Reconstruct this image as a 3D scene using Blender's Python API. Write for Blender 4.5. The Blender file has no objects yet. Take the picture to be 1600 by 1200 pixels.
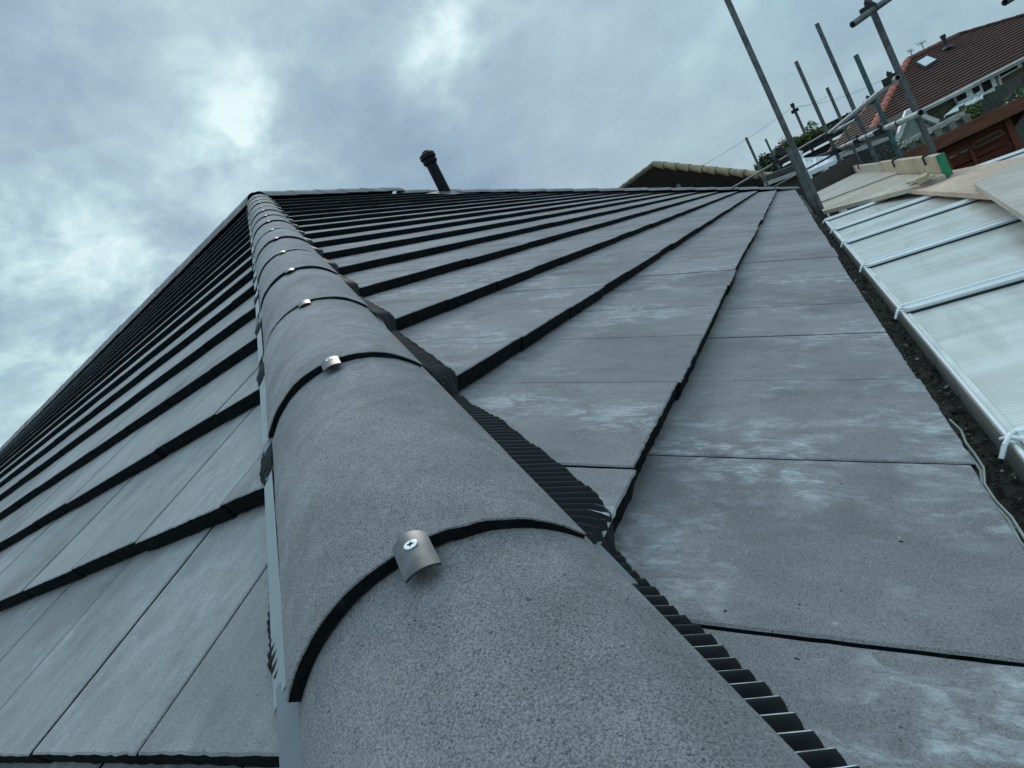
import bpy, bmesh, math, random
import numpy as np
from mathutils import Vector, Matrix, noise
random.seed(7)
sc=bpy.context.scene; COL=sc.collection
# ------------------------------------------------------------------ camera
R=np.array([[0.3591631011280312,-0.8168728689650904,-0.45135416552507535],[-0.27640281776901804,0.3688229679856383,-0.8874520272192812],[0.8914052664851388,0.44349558536134953,-0.09331836179204638]])
C=np.array([0.1136969115683161,0.049603005611195065,0.3740040992398187]); F=1059.297730869984
cd=bpy.data.cameras.new('camera'); cam=bpy.data.objects.new('camera',cd); COL.objects.link(cam)
cd.sensor_width=36; cd.lens=F/1600*36; cd.clip_start=.02; cd.clip_end=3000
Mx=Matrix([[R[0][i],-R[1][i],-R[2][i],C[i]] for i in range(3)]+[[0,0,0,1]]); cam.matrix_world=Mx
sc.camera=cam
def ray(x,y): return R.T@np.array([(x-800)/F,(y-600)/F,1.])
def atd(x,y,D): return C+ray(x,y)*D
def atz(x,y,z): d=ray(x,y); return C+d*(z-C[2])/d[2]
def aty(x,y,Y): d=ray(x,y); return C+d*(Y-C[1])/d[1]
def atx(x,y,X): d=ray(x,y); return C+d*(X-C[0])/d[0]
def unit(v): v=np.asarray(v,float); return v/np.linalg.norm(v)
Z=np.array([0,0,1.])
# ------------------------------------------------------------------ mesh helpers
class MB:
    def __init__(s): s.v=[]; s.f=[]; s.m=[]; s.sm=[]
    def add(s,vs,fs,mi=0,smooth=False):
        o=len(s.v); s.v+= [tuple(map(float,p)) for p in vs]
        for f in fs: s.f.append([i+o for i in f]); s.m.append(mi); s.sm.append(smooth)
    def hexa(s,p,mi=0):      # 8 points: bottom loop 0-3, top loop 4-7
        s.add(p,[(3,2,1,0),(4,5,6,7),(0,1,5,4),(1,2,6,5),(2,3,7,6),(3,0,4,7)],mi)
    def box(s,c,ax,ay,az,mi=0):   # centre, half-vectors
        c,ax,ay,az=[np.asarray(q,float) for q in (c,ax,ay,az)]
        b=[c-ax-ay-az,c+ax-ay-az,c+ax+ay-az,c-ax+ay-az]; t=[q+2*az for q in b]
        s.hexa(b+t,mi)
    def beam(s,a,b,w,h,up=Z,mi=0):
        a=np.asarray(a,float);b=np.asarray(b,float); d=unit(b-a); sd=unit(np.cross(d,up)); u=np.cross(sd,d)
        s.box((a+b)/2,(b-a)/2,sd*w/2,u*h/2,mi)
    def prism(s,poly,off,mi=0):   # planar polygon extruded by vector
        n=len(poly); a=[np.asarray(p,float) for p in poly]; b=[p+np.asarray(off,float) for p in a]
        s.add(a+b,[tuple(range(n)),tuple(range(2*n-1,n-1,-1))]+[(i,i+n,(i+1)%n+n,(i+1)%n) for i in range(n)],mi)
    def tube(s,a,b,r,n=12,mi=0,r2=None,hollow=False,segs=1):
        a=np.asarray(a,float);b=np.asarray(b,float);d=unit(b-a); x=unit(np.cross(d,[.3,.9,.2] if abs(d[1])<.9 else [1,0,0])); y=np.cross(d,x)
        r2=r if r2 is None else r2
        vs=[];fs=[]
        for k in range(segs+1):
            t=k/segs; rr=r+(r2-r)*t
            for i in range(n):
                an=2*math.pi*i/n; vs.append(a+(b-a)*t+(x*math.cos(an)+y*math.sin(an))*rr)
        for k in range(segs):
            for i in range(n): fs.append((k*n+i,k*n+(i+1)%n,(k+1)*n+(i+1)%n,(k+1)*n+i))
        s.add(vs,fs,mi,True)
        for end,off,dd in ((a,0,1),(b,segs*n,-1)):
            if hollow:
                rr=(r if off==0 else r2)
                ring=[end+(x*math.cos(2*math.pi*i/n)+y*math.sin(2*math.pi*i/n))*rr for i in range(n)]
                rin=[end+(x*math.cos(2*math.pi*i/n)+y*math.sin(2*math.pi*i/n))*rr*.82 for i in range(n)]
                rdp=[p+d*dd*.12 for p in rin]
                s.add(ring+rin+rdp,[(i,(i+1)%n,n+(i+1)%n,n+i) for i in range(n)]+[(n+i,n+(i+1)%n,2*n+(i+1)%n,2*n+i) for i in range(n)]+[tuple(range(2*n,3*n))],mi)
            else:
                s.add([vs[off+i] for i in range(n)],[tuple(range(n))],mi)
    def curve(s,pts,r,n=8,mi=0):
        for i in range(len(pts)-1): s.tube(pts[i],pts[i+1],r,n,mi)
    def grid(s,fn,us,vs,mi=0,smooth=True):
        o=[];nu=len(us);nv=len(vs)
        for v in vs:
            for u in us: o.append(fn(u,v))
        s.add(o,[(j*nu+i,j*nu+i+1,(j+1)*nu+i+1,(j+1)*nu+i) for j in range(nv-1) for i in range(nu-1)],mi,smooth)
    def build(s,name,mats,parent=None,fix=True,label=None):
        me=bpy.data.meshes.new(name); me.from_pydata(s.v,[],s.f)
        if not isinstance(mats,(list,tuple)): mats=[mats]
        for m in mats: me.materials.append(m)
        me.polygons.foreach_set('material_index',s.m); me.polygons.foreach_set('use_smooth',s.sm)
        me.update()
        if fix:
            bm=bmesh.new(); bm.from_mesh(me); bmesh.ops.recalc_face_normals(bm,faces=bm.faces); bm.to_mesh(me); bm.free()
        o=bpy.data.objects.new(name,me); COL.objects.link(o)
        if parent is not None: o.parent=parent; o.matrix_parent_inverse=parent.matrix_world.inverted() if False else Matrix.Translation(-parent.location)
        if label: o['label']=label
        return o
def tag(o,label=None,cat=None,group=None,kind=None):
    if label:o['label']=label
    if cat:o['category']=cat
    if group:o['group']=group
    if kind:o['kind']=kind
    return o
def thing(name,label,cat,loc=(0,0,0),group=None):
    o=bpy.data.objects.new(name,None); COL.objects.link(o); o.location=[float(a) for a in loc]; o.empty_display_size=.1
    return tag(o,label,cat,group)
# ------------------------------------------------------------------ materials
class NT:
    def __init__(s,name):
        s.mat=bpy.data.materials.new(name); s.mat.use_nodes=True; s.t=s.mat.node_tree; s.n=s.t.nodes; s.l=s.t.links
        s.b=s.n['Principled BSDF']; s.tc=s.n.new('ShaderNodeTexCoord')
    def node(s,ty,**k):
        n=s.n.new(ty)
        for a,b in k.items(): setattr(n,a,b)
        return n
    def pos(s,scale=(1,1,1),rot=(0,0,0),loc=(0,0,0)):
        m=s.node('ShaderNodeMapping'); m.inputs['Scale'].default_value=scale; m.inputs['Rotation'].default_value=rot; m.inputs['Location'].default_value=loc
        g=s.node('ShaderNodeNewGeometry'); s.l.new(g.outputs['Position'],m.inputs['Vector']); return m.outputs[0]
    def noise(s,vec,scale,detail=4,rough=.55,dist=0):
        n=s.node('ShaderNodeTexNoise'); n.inputs['Scale'].default_value=scale; n.inputs['Detail'].default_value=detail; n.inputs['Roughness'].default_value=rough; n.inputs['Distortion'].default_value=dist
        s.l.new(vec,n.inputs['Vector']); return n.outputs['Fac']
    def ramp(s,fac,stops):
        r=s.node('ShaderNodeValToRGB'); e=r.color_ramp.elements
        while len(e)<len(stops): e.new(.5)
        for x,(p,c) in zip(e,stops):
            x.position=p; x.color=(c,c,c,1) if isinstance(c,(int,float)) else (*c,1)
        s.l.new(fac,r.inputs[0]); return r.outputs[0]
    def mix(s,a,b,fac,mode='MIX'):
        m=s.node('ShaderNodeMix',data_type='RGBA',blend_type=mode)
        for v,i in ((fac,0),(a,6),(b,7)):
            if isinstance(v,(int,float)): m.inputs[i].default_value=v
            elif isinstance(v,(tuple,list)): m.inputs[i].default_value=(*v,1)
            else: s.l.new(v,m.inputs[i])
        return m.outputs[2]
    def math(s,op,a,b=0,clamp=False):
        m=s.node('ShaderNodeMath',operation=op); m.use_clamp=clamp
        for v,i in ((a,0),(b,1)):
            if isinstance(v,(int,float)): m.inputs[i].default_value=v
            else: s.l.new(v,m.inputs[i])
        return m.outputs[0]
    def col(s,c):
        if isinstance(c,(tuple,list)): s.b.inputs['Base Color'].default_value=(*c,1)
        else: s.l.new(c,s.b.inputs['Base Color'])
    def rough(s,r):
        if isinstance(r,(int,float)): s.b.inputs['Roughness'].default_value=r
        else: s.l.new(r,s.b.inputs['Roughness'])
    def bump(s,h,strength=.5,dist=.002,prev=None):
        b=s.node('ShaderNodeBump'); b.inputs['Strength'].default_value=strength; b.inputs['Distance'].default_value=dist
        s.l.new(h,b.inputs['Height'])
        if prev is not None: s.l.new(prev,b.inputs['Normal'])
        s.l.new(b.outputs[0],s.b.inputs['Normal']); return b.outputs[0]
def simple(name,c,rough=.6,var=.25,scale=6,metal=0,bump=.0,bscale=60,spec=.5,stretch=(1,1,1)):
    m=NT(name); p=m.pos(stretch); n=m.noise(p,scale,5,.6)
    lo=tuple(x*(1-var) for x in c); hi=tuple(min(1,x*(1+var)) for x in c)
    m.col(m.ramp(n,[(.3,lo),(.7,hi)])); m.rough(rough); m.b.inputs['Metallic'].default_value=metal; m.b.inputs['Specular IOR Level'].default_value=spec
    if bump: m.bump(m.noise(p,bscale,4),bump,.004)
    return m.mat
def tile_mat(name,c,eff=.5,grain=1.,effscale=(1,3,3),rot=0,edge=False):
    m=NT(name); p=m.pos()
    g=m.node('ShaderNodeNewGeometry'); rnd=g.outputs['Random Per Island']
    base=m.ramp(m.noise(p,3.2,5,.6),[(.3,tuple(x*.88 for x in c)),(.7,tuple(x*1.1 for x in c))])
    base=m.mix(base,m.ramp(rnd,[(0,.88),(1,1.12)]),1.,'MULTIPLY')
    smear=m.ramp(m.noise(m.pos(effscale,rot=(0,0,rot)),16,5,.7,.3),[(.3,.86),(.7,1.14)]); base=m.mix(base,smear,.8,'MULTIPLY')
    fine=m.noise(p,620,3,.85); base=m.mix(base,m.ramp(fine,[(.37,.42),(.5,1.),(.64,1.5)]),.72*grain,'MULTIPLY')
    pit=m.noise(p,330,3,.7); base=m.mix(base,m.ramp(pit,[(.31,.22),(.39,1.)]),.85*grain,'MULTIPLY')
    if eff>0:
        ps=m.pos(effscale,rot=(.0,0,rot)); st=m.noise(ps,52,7,.78,.5); md=m.noise(m.pos((1.5,1,1),rot=(.3,.2,rot+.25)),15,5,.62,.9)
        big=m.noise(p,3.4,4,.6,.4); kb=m.ramp(big,[(.45,0),(.58,1)])
        k=m.math('MULTIPLY',m.ramp(st,[(.40,0),(.62,1)]),m.ramp(md,[(.43,0),(.58,1.25)])); k=m.math('ADD',k,m.ramp(md,[(.4,0),(.75,.22)]))
        bruise=m.ramp(m.noise(p,5.1,4,.6),[(.32,.80),(.5,1.0)]); base=m.mix(base,bruise,1.,'MULTIPLY')
        sx=m.node('ShaderNodeSeparateXYZ'); m.l.new(g.outputs['Position'],sx.inputs[0])
        near=m.ramp(m.math('MULTIPLY',sx.outputs[0],.25),[(0,1),(.55,.7),(1,.15)])
        k=m.math('MULTIPLY',m.math('MULTIPLY',k,kb),m.math('MULTIPLY',near,eff*.8),True)
        base=m.mix(base,(.60,.64,.65),k)
        sp=m.ramp(m.noise(p,75,2,.5),[(.745,0),(.77,1)]); base=m.mix(base,(.6,.65,.68),m.math('MULTIPLY',sp,.4*eff))
        dk=m.ramp(m.noise(p,110,2,.5),[(.215,1),(.23,0)]); base=m.mix(base,(.02,.022,.025),dk)
    oi=m.node('ShaderNodeObjectInfo'); base=m.mix(base,m.ramp(oi.outputs['Random'],[(0,.92),(1,1.07)]),1.,'MULTIPLY')
    if name.startswith('hip'):
        m1=m.node('ShaderNodeMapping'); m1.inputs['Rotation'].default_value=(0,.31,-.66); m.l.new(p,m1.inputs[0])
        m2=m.node('ShaderNodeMapping'); m2.inputs['Scale'].default_value=(.9,7,7); m.l.new(m1.outputs[0],m2.inputs[0])
        sc1=m.ramp(m.noise(m2.outputs[0],22,4,.7,.3),[(.70,0),(.74,1)]); base=m.mix(base,(.55,.58,.6),m.math('MULTIPLY',sc1,.6))
        md=m.ramp(m.noise(p,9,4,.6),[(.35,.86),(.65,1.1)]); base=m.mix(base,md,.9,'MULTIPLY')
    m.col(base); m.rough(.86)
    m.b.inputs['Specular IOR Level'].default_value=.22
    b=m.bump(m.noise(p,460,4,.8),min(1,.85*grain),.0028)
    b=m.bump(m.noise(p,60,5,.6),.3,.003,b)
    return m.mat
MT={}
MT['tileA']=tile_mat('concrete_tile_grey',(.272,.267,.272),.9,.85,(1.7,.9,.9))
MT['tileB']=tile_mat('concrete_tile_grey_left',(.292,.298,.298),.25,.8,(.9,3.0,.9))
MT['hip']=tile_mat('hip_tile_concrete',(.292,.288,.292),.3,1.35,(2,2,1),.6)
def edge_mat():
    m=NT('dark_tile_edge'); p=m.pos(); m.col(m.ramp(m.noise(p,55,6,.7),[(.35,(.006,.007,.008)),(.6,(.016,.018,.02)),(.8,(.06,.065,.07))])); m.rough(.95)
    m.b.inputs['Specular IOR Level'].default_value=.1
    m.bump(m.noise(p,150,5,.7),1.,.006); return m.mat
MT['edge']=edge_mat()  # tile edges and ends far darker than the tops
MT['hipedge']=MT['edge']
MT['deck']=simple('underlay_black',(.01,.01,.011),.9)
MT['pleat']=simple('black_pleated_plastic',(.005,.007,.009),.42,.3,8,spec=.28)
MT['crest']=simple('pleat_crest_glint',(.60,.64,.66),.3,.5,60,spec=.6)  # sky glint along the pleat crests, painted as a pale colour
MT['union']=simple('grey_plastic_trim',(.13,.145,.165),.38,.12,10,spec=.5)
MT['trim_light']=simple('pale_plastic_trim',(.25,.28,.30),.35,.12,10,spec=.5)
MT['clip']=simple('clip_metal',(.06,.068,.074),.45,.5,60,metal=.2)
MT['screw']=simple('screw_zinc',(.82,.82,.78),.3,.08,40,metal=.35)
MT['dark']=simple('dark_void',(.006,.006,.007),.8)
MT['tube']=simple('galvanised_tube',(.115,.125,.125),.55,.45,14,metal=.35,bump=.3,bscale=120)
MT['tube_light']=simple('galvanised_tube_pale',(.27,.33,.32),.5,.45,9,metal=.3,bump=.2)
MT['tube_teal']=simple('teal_painted_tube',(.045,.105,.115),.5,.4,10)
MT['coupler']=simple('rusted_coupler',(.035,.035,.035),.6,.5,60,metal=.5)
MT['white']=simple('white_upvc',(.80,.84,.84),.35,.06,5)
MT['white_dirty']=simple('weathered_white_upvc',(.62,.63,.59),.5,.22,7)
MT['gasket']=simple('black_gasket',(.012,.012,.013),.6)
MT['wood_pale']=None
# ------------------------------------------------------------------ roof parametrisation
pA=0.4806182763623041; cA,sA=math.cos(pA),math.sin(pA); gA=.345; cwA=.3485
pB=0.43943; cB,sB=math.cos(pB),math.sin(pB); gB=.37238; cwB=.3132
dl=.161679; eB=np.array([math.sin(dl),math.cos(dl),0]); nB=np.array([math.cos(dl),-math.sin(dl),0]); zB=-.00496
hd=np.array([0.75207888,0.58440622,0.30470762]); H0=np.array([0.01068528,0,0]); up=np.array([-0.22311122,-0.20927842,0.95206299]); lat=np.cross(hd,up)
K=17; VA=K*gA; VB=K*gB; SAP=8.9; LIFT=.2; T=.034
AP=H0+hd*SAP+Z*LIFT
def uhA(v): return H0[0]+v*cA*hd[0]/hd[1]
def farA(v): return 15.6-v*cA*(15.6-9.9)/5.2
def uhB(v):
    # u where nB*v*cB+eB*u lies on the hip plan line
    P=nB*v*cB-H0; c0=P[0]*hd[1]-P[1]*hd[0]; c1=eB[0]*hd[1]-eB[1]*hd[0]; return -c0/c1
NA=np.array([0,-sA,cA]); NB=np.array([-nB[0]*sB,-nB[1]*sB,cB])
def PA(u,v,h): 
    w=max(0,v/VA); return np.array([u,v*cA,v*sA+LIFT*w*w])+NA*h
def PB(u,v,h):
    w=max(0,v/VB); return nB*v*cB+eB*u+Z*(zB+v*sB+w*w*(LIFT-.036*(u-uhB(v))))+NB*h
def clip(poly,f):   # keep f>=0
    out=[]
    for i in range(len(poly)):
        a,b=poly[i],poly[(i+1)%len(poly)]; fa,fb=f(a),f(b)
        if fa>=0: out.append(a)
        if (fa>=0)!=(fb>=0):
            t=fa/(fa-fb); out.append((a[0]+(b[0]-a[0])*t,a[1]+(b[1]-a[1])*t))
    return out
rt=random.Random(3)
def tiles(P,g,cw,offs,u_lo,u_hi,lo,hi,vfine,ufine,gap):
    m=MB()
    for k in range(K):
        v0=k*g; v1=(k+1)*g+(.035 if k<K-1 else -.02)
        off=offs(k); n0=int(math.floor((u_lo-off)/cw)); n1=int(math.ceil((u_hi-off)/cw))
        for n in range(n0,n1):
            a=off+n*cw; b=a+cw; dv=rt.uniform(-.0055,.0055); dh=rt.uniform(-.0010,.0010); sk=rt.uniform(-.002,.002)
            poly=[(a+gap,v0+dv),(b-gap,v0+dv+sk),(b-gap,v1),(a+gap,v1)]
            poly=clip(poly,lambda p:p[0]-lo(p[1])-.035); 
            if len(poly)<3: continue
            poly=clip(poly,lambda p:hi(p[1])-p[0]-.01)
            if len(poly)<3: continue
            fine= k<=vfine and a<ufine
            pts=[]
            L=len(poly)
            for i in range(L):
                p,q=poly[i],poly[(i+1)%L]; pts.append((p[0],p[1],0))
                ln=math.hypot(q[0]-p[0],q[1]-p[1]); ns=int(ln/(.012 if fine else .07))
                onf=abs(p[1]-q[1])<.01 and p[1]<v0+.02
                for j in range(1,ns):
                    if not fine and not onf: break
                    t=j/ns; x=p[0]+(q[0]-p[0])*t; y=p[1]+(q[1]-p[1])*t
                    if fine:
                        jn=noise.noise(Vector((x*60,y*60,k)))+.5*noise.noise(Vector((x*160,y*160,k)))
                        amp=.0022
                        if onf: y+=jn*amp+ (-.004 if False else 0)
                        else: x+=jn*.0007
                    pts.append((x,y,0))
            # slab, thin at head, tilted
            def top(p): 
                h=-T*(p[1]-v0)/g+dh
                return P(p[0],p[1],h)
            bev=.0022
            def inn(p):  # small worn arris: inset ring
                cx=sum(q[0] for q in pts)/len(pts); cy=sum(q[1] for q in pts)/len(pts)
                d=math.hypot(p[0]-cx,p[1]-cy)+1e-6; return (p[0]+(cx-p[0])*bev/d*1.2,p[1]+(cy-p[1])*bev/d*1.2)
            N=len(pts)
            up_=[top(inn(p)) for p in pts]
            mid=[P(p[0],p[1],-T*(p[1]-v0)/g+dh-bev*.8) for p in pts]
            bot=[P(p[0],p[1]+(.003 if p[1]<v0+.02 else 0),-T*(p[1]-v0)/g+dh-T*.90) for p in pts]
            o=[(i,(i+1)%N,N+(i+1)%N,N+i) for i in range(N)]
            m.add(up_+mid,[tuple(range(N))]+o,0)
            m.add(mid+bot,o+[tuple(range(2*N-1,N-1,-1))],1)
            # keep island ids together for the tile by sharing nothing else
    return m
house=thing('bungalow','bungalow we look across, its hipped roof newly covered in flat dark grey concrete tiles','house',(0,0,-2.9))
offA={0:.5826,1:.8066,2:.688}
offB={1:.8479,2:.764,0:.70}
rA=random.Random(5)
fa=lambda k: offA.get(k,(.688 if k%2 else .52)+.01*((k*7)%5))
fb=lambda k: offB.get(k,(.85 if k%2 else .70)+.012*((k*5)%4))
tiles(PA,gA,cwA,fa,-1.2,16,uhA,farA,3,2.6,.0025).build('tiled_roof_slope',[MT['tileA'],MT['edge']],house,label='right roof slope of grey tiles with pale lime stains')
tiles(PB,gB,cwB,fb,-1.5,19,uhB,lambda v:19,3,3.0,.0042).build('tiled_roof_slope',[MT['tileB'],MT['edge']],house,label='left roof slope of clean grey tiles')
# roof deck under tiles
m=MB()
vs=[i*VA/12 for i in range(13)]
for i in range(12):
    v0,v1=vs[i],vs[i+1]
    m.add([PA(uhA(v0),v0,-.06),PA(farA(v0),v0,-.06),PA(farA(v1),v1,-.06),PA(uhA(v1),v1,-.06)],[(0,1,2,3)])
    w0,w1=v0/VA*VB,v1/VA*VB
    m.add([PB(uhB(w0),w0,-.06),PB(19,w0,-.06),PB(19,w1,-.06),PB(uhB(w1),w1,-.06)],[(0,1,2,3)])
# hidden far slopes (hipped end, back slopes) so the roof is a closed solid
RA2=np.array([9.9,5.2,AP[2]]); E1=np.array([15.6,0,-.05]); E1b=np.array([15.6,10.4,-.05])
backA=np.array([11.0,10.4,-.05]); 
m.build('roof_underlay',MT['deck'],house,fix=False)
m=MB(); m.prism([RA2-Z*.03,E1,E1b],Z*-.04); m.build('tiled_roof_slope',MT['tileA'],house,label='hipped end slope of grey tiles at the far end')
rB_end=PB(19,VB,0)
m=MB(); m.prism([AP-Z*.04,RA2-Z*.04,E1b,np.array([11.9,10.4,-.05])],Z*-.04)
m.prism([AP-Z*.04,np.array([11.9,10.4,-.05]),rB_end+nB*5.3-Z*2.6,rB_end-Z*.04],Z*-.04)
m.build('tiled_roof_slope',MT['tileA'],house,label='back slopes of grey tiles beyond the ridges')
# walls
def render_mat(name,c): return simple(name,c,.9,.12,3,bump=.4,bscale=90)
MT['render']=render_mat('cream_render',(.55,.5,.42))
m=MB()
wl=[np.array([.35,.35,0]),np.array([15.2,.35,0]),np.array([15.2,10,0]),np.array([11.9,10,0]),nB*6+eB*19,nB*.35+eB*19]
m.prism([p*np.array([1,1,0])+np.array([0,0,-2.9]) for p in wl],Z*2.7); m.build('wall',MT['render'],house)
# ------------------------------------------------------------------ hip tiles
def hipP(S): 
    return H0+hd*S+Z*LIFT*max(0,S/SAP)**2
def hframe(S):
    t=unit(hipP(S+.01)-hipP(S-.01)); l=unit(np.cross(t,up)); l=lat-t*(lat@t); l=unit(l); u=unit(np.cross(l,t)); 
    if u@up<0: u=-u
    return hipP(S),t,l,u
RHO=.157; CR=.041; HA=math.asin(.131/RHO)
def prof(th,th_k=0.012):
    # outer profile point for angle th and inner
    r=RHO
    return (r*math.sin(th),CR-r+r*math.cos(th))
def capmesh(fr,S0,S1,raise0,raise1,seed,nseg=14,na=30,thick=.011,ha=HA,jit=.0009,ext=0):
    """arched cap tile between stations; returns MB with outer, inner and end faces"""
    m=MB(); rr=random.Random(seed); roll=rr.uniform(-.012,.012); sx=rr.uniform(-.002,.002)
    def pt(S,th,off):
        P,t,l,u=fr(S); q=(S-S0)/(S1-S0); ra=raise0+(raise1-raise0)*q
        x=(RHO+off)*math.sin(th)+sx; y=CR-RHO+(RHO+off)*math.cos(th)+ra
        n=noise.noise(Vector((th*9,S*25,seed)))*jit+noise.noise(Vector((th*3,S*6,seed+9)))*jit*1.5
        x,y=x*math.cos(roll)-y*math.sin(roll),x*math.sin(roll)+y*math.cos(roll)+n
        e=0
        if S<=S0+1e-6: e=(noise.noise(Vector((th*14,seed*3.1,0)))+.6*noise.noise(Vector((th*45,seed*3.1,5))))*.0016
        return P+t*e+l*x+u*y
    ths=[-ha+2*ha*i/na for i in range(na+1)]
    Ss=[S0+(S1-S0)*i/nseg for i in range(nseg+1)]
    # arris ring at the lower end and flattened feet
    o=[[pt(S,th,0) for th in ths] for S in Ss]
    P0,t0,l0,u0=fr(S0)
    front=[pt(S0,th,-.0012)-t0*.001 for th in ths]
    inner=[[pt(S,th,-thick) for th in ths] for S in (S0,S1)]
    inner[0]=[p-t0*.001 for p in inner[0]]
    W=na+1
    flat=[p for row in o for p in row]
    m.add(flat,[(j*W+i,j*W+i+1,(j+1)*W+i+1,(j+1)*W+i) for j in range(nseg) for i in range(na)],0,True)
    m.add(o[0]+front,[(i,i+1,W+i+1,W+i) for i in range(na)],0,False)
    m.add(front+inner[0],[(i,i+1,W+i+1,W+i) for i in range(na)],1)
    m.add(o[-1]+inner[1],[(i,i+1,W+i+1,W+i) for i in range(na)],1)
    m.add(inner[0]+inner[1],[(i,i+1,W+i+1,W+i) for i in range(na)],1)
    # feet strips
    for e in (0,na):
        a=[row[e] for row in o]; b=[inner[0][e]+(inner[1][e]-inner[0][e])*j/nseg for j in range(nseg+1)]
        n=nseg+1; m.add(a+b,[(j,j+1,n+j+1,n+j) for j in range(nseg)],1)
    return m
def clipobj(fr,S,ra,parent,x0=.0015,screw=True):
    P,t,l,u=fr(S); w=.0155; r=.036; na=10
    m=MB()
    a0=-.040; a1=.024
    base=CR+ra+.0002
    def q(i,s,off):
        th=-.44+.88*i/na
        rr=r+off; x=rr*math.sin(th)*.92; y=base-r*.93+rr*math.cos(th)
        return P+t*s+l*(x+x0)+u*(y- (0.004 if s>0.015 else 0))
    top=[[q(i,s,0) for i in range(na+1)] for s in (a0,-.012,.006,a1)]
    bot=[[q(i,s,-.0022) for i in range(na+1)] for s in (a0,-.012,.006,a1)]
    W=na+1
    for g_,f in ((top,0),(bot,1)):
        m.add([p for row in g_ for p in row],[(j*W+i,j*W+i+1,(j+1)*W+i+1,(j+1)*W+i) for j in range(3) for i in range(na)],f,True)
    for j in (0,3): m.add(top[j]+bot[j],[(i,i+1,W+i+1,W+i) for i in range(na)],0)
    for i in (0,na): 
        a=[r_[i] for r_ in top]; b=[r_[i] for r_ in bot]; m.add(a+b,[(j,j+1,4+j+1,4+j) for j in range(3)],0)
    c=m.build('fixing_clip',[MT['clip'],MT['dark']],parent)
    if screw:
        s_=MB(); cc=P-t*.006+l*x0+u*(base-r*.93+r+.0003)
        n=24; ring=[]; 
        def rg(rad,h): return [cc+(t*math.cos(2*math.pi*i/n)+l*math.sin(2*math.pi*i/n))*rad+u*h for i in range(n)]
        r0,r1,r2=rg(.0056,-.002),rg(.0054,.0003),rg(.0046,.0006)
        s_.add(r0+r1+r2,[(i,(i+1)%n,n+(i+1)%n,n+i) for i in range(n)]+[(n+i,n+(i+1)%n,2*n+(i+1)%n,2*n+i) for i in range(n)]+[tuple(range(2*n,3*n))],0)
        for ang in (.35,.35+math.pi/2):
            d=t*math.cos(ang)+l*math.sin(ang); e=l*math.cos(ang)-t*math.sin(ang)
            s_.box(cc+u*.0007,d*.0026,e*.0005,u*.0002,1)
            s_.box(cc+u*.0007,d*.0012,e*.0009,u*.00025,1)
        s_.build('screw',[MT['screw'],MT['dark']],c,fix=True)
    return c
JS=[.083+.589*i for i in range(16)]
JS=[-.506]+JS
raises=[.010,.010,.0105,.009,.003,.007,.003,.007,.002,.008,.006,.008,.003,.008,.004,.006,.006]
for i,S in enumerate(JS):
    S1=JS[i+1]+.03 if i+1<len(JS) else SAP+.12
    if S>SAP-.1: break
    near=i<5
    capmesh(hframe,S,S1,raises[i],-.003,i+1,14 if near else 5,40 if near else 18).build('hip_tile',[MT['hip'],MT['hipedge']],house,label='arched grey tile over the hip' if False else None)
    if i>0: clipobj(hframe,S,raises[i],house,screw=i<4)
# ridge caps: along X from apex, and along B ridge; far hip
def line_frame(A_,B_):
    t=unit(B_-A_); l=unit(np.cross(t,Z)); u=np.cross(l,t)
    def fr(S): return A_+t*S,t,l,u
    return fr,np.linalg.norm(B_-A_)
def caprow(A_,B_,seed0,n_pitch=.52,rz=.0,rs=.012,ha=1.1):
    fr,L=line_frame(A_,B_); n=max(1,round(L/n_pitch)); n_pitch=L/n
    for i in range(n):
        S0=i*n_pitch; S1=min(L,S0+n_pitch+.02)
        capmesh(fr,S0,S1,rs+rz,-.002+rz,seed0+i,3,14,ha=ha).build('ridge_tile',[MT['hip'],MT['hipedge']],house)
rzA=-.02
caprow(AP+Z*.02,RA2+Z*.01,100,.52,0,.006,1.3)
caprow(E1+np.array([0,0,.05]),RA2+Z*-.03,150,.52,-.0)
bdir_end=PB(17.5,VB,-.03)
caprow(AP+Z*.03,bdir_end+Z*.07,200,.62,0,.003,1.35)
# ------------------------------------------------------------------ ventilation roll each side of the hip
nA_lat=np.cross(hd,NA); nA_lat=unit(nA_lat)
if nA_lat[1]>0: nA_lat=-nA_lat
nB_lat=unit(np.cross(hd,NB)); 
if nB_lat[0]>0: nB_lat=-nB_lat
def sstep(x,a,b):
    t=min(1,max(0,(x-a)/(b-a))); return t*t*(3-2*t)
def draped(side,S,r,extra):
    # point on the tile surface at station S and distance r off the hip line
    base=H0+hd*S+(nA_lat if side=='A' else nB_lat)*r
    if side=='A':
        v=base[2]/sA; u=base[0]; k=math.floor(v/gA); f=v/gA-k; h=-T*f
        h=max(h,-T+T*sstep(f,.972,1.0)) if f>.9 else h
        h=min(h+ (0),0) 
        return PA(u,v,h+extra)
    v=(base[2]-zB)/sB; u=base@eB; k=math.floor(v/gB); f=v/gB-k; h=-T*f
    h=max(h,-T+T*sstep(f,.972,1.0)) if f>.9 else h
    return PB(u,v,h+extra)
def stepw(side,S,r):
    b=H0+hd*S+(nA_lat if side=='A' else nB_lat)*r
    f=(b[2]/sA/gA if side=='A' else (b[2]-zB)/sB/gB)%1.0
    d=min(abs(f-1),f); return math.exp(-(d/.035)**2)
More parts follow.
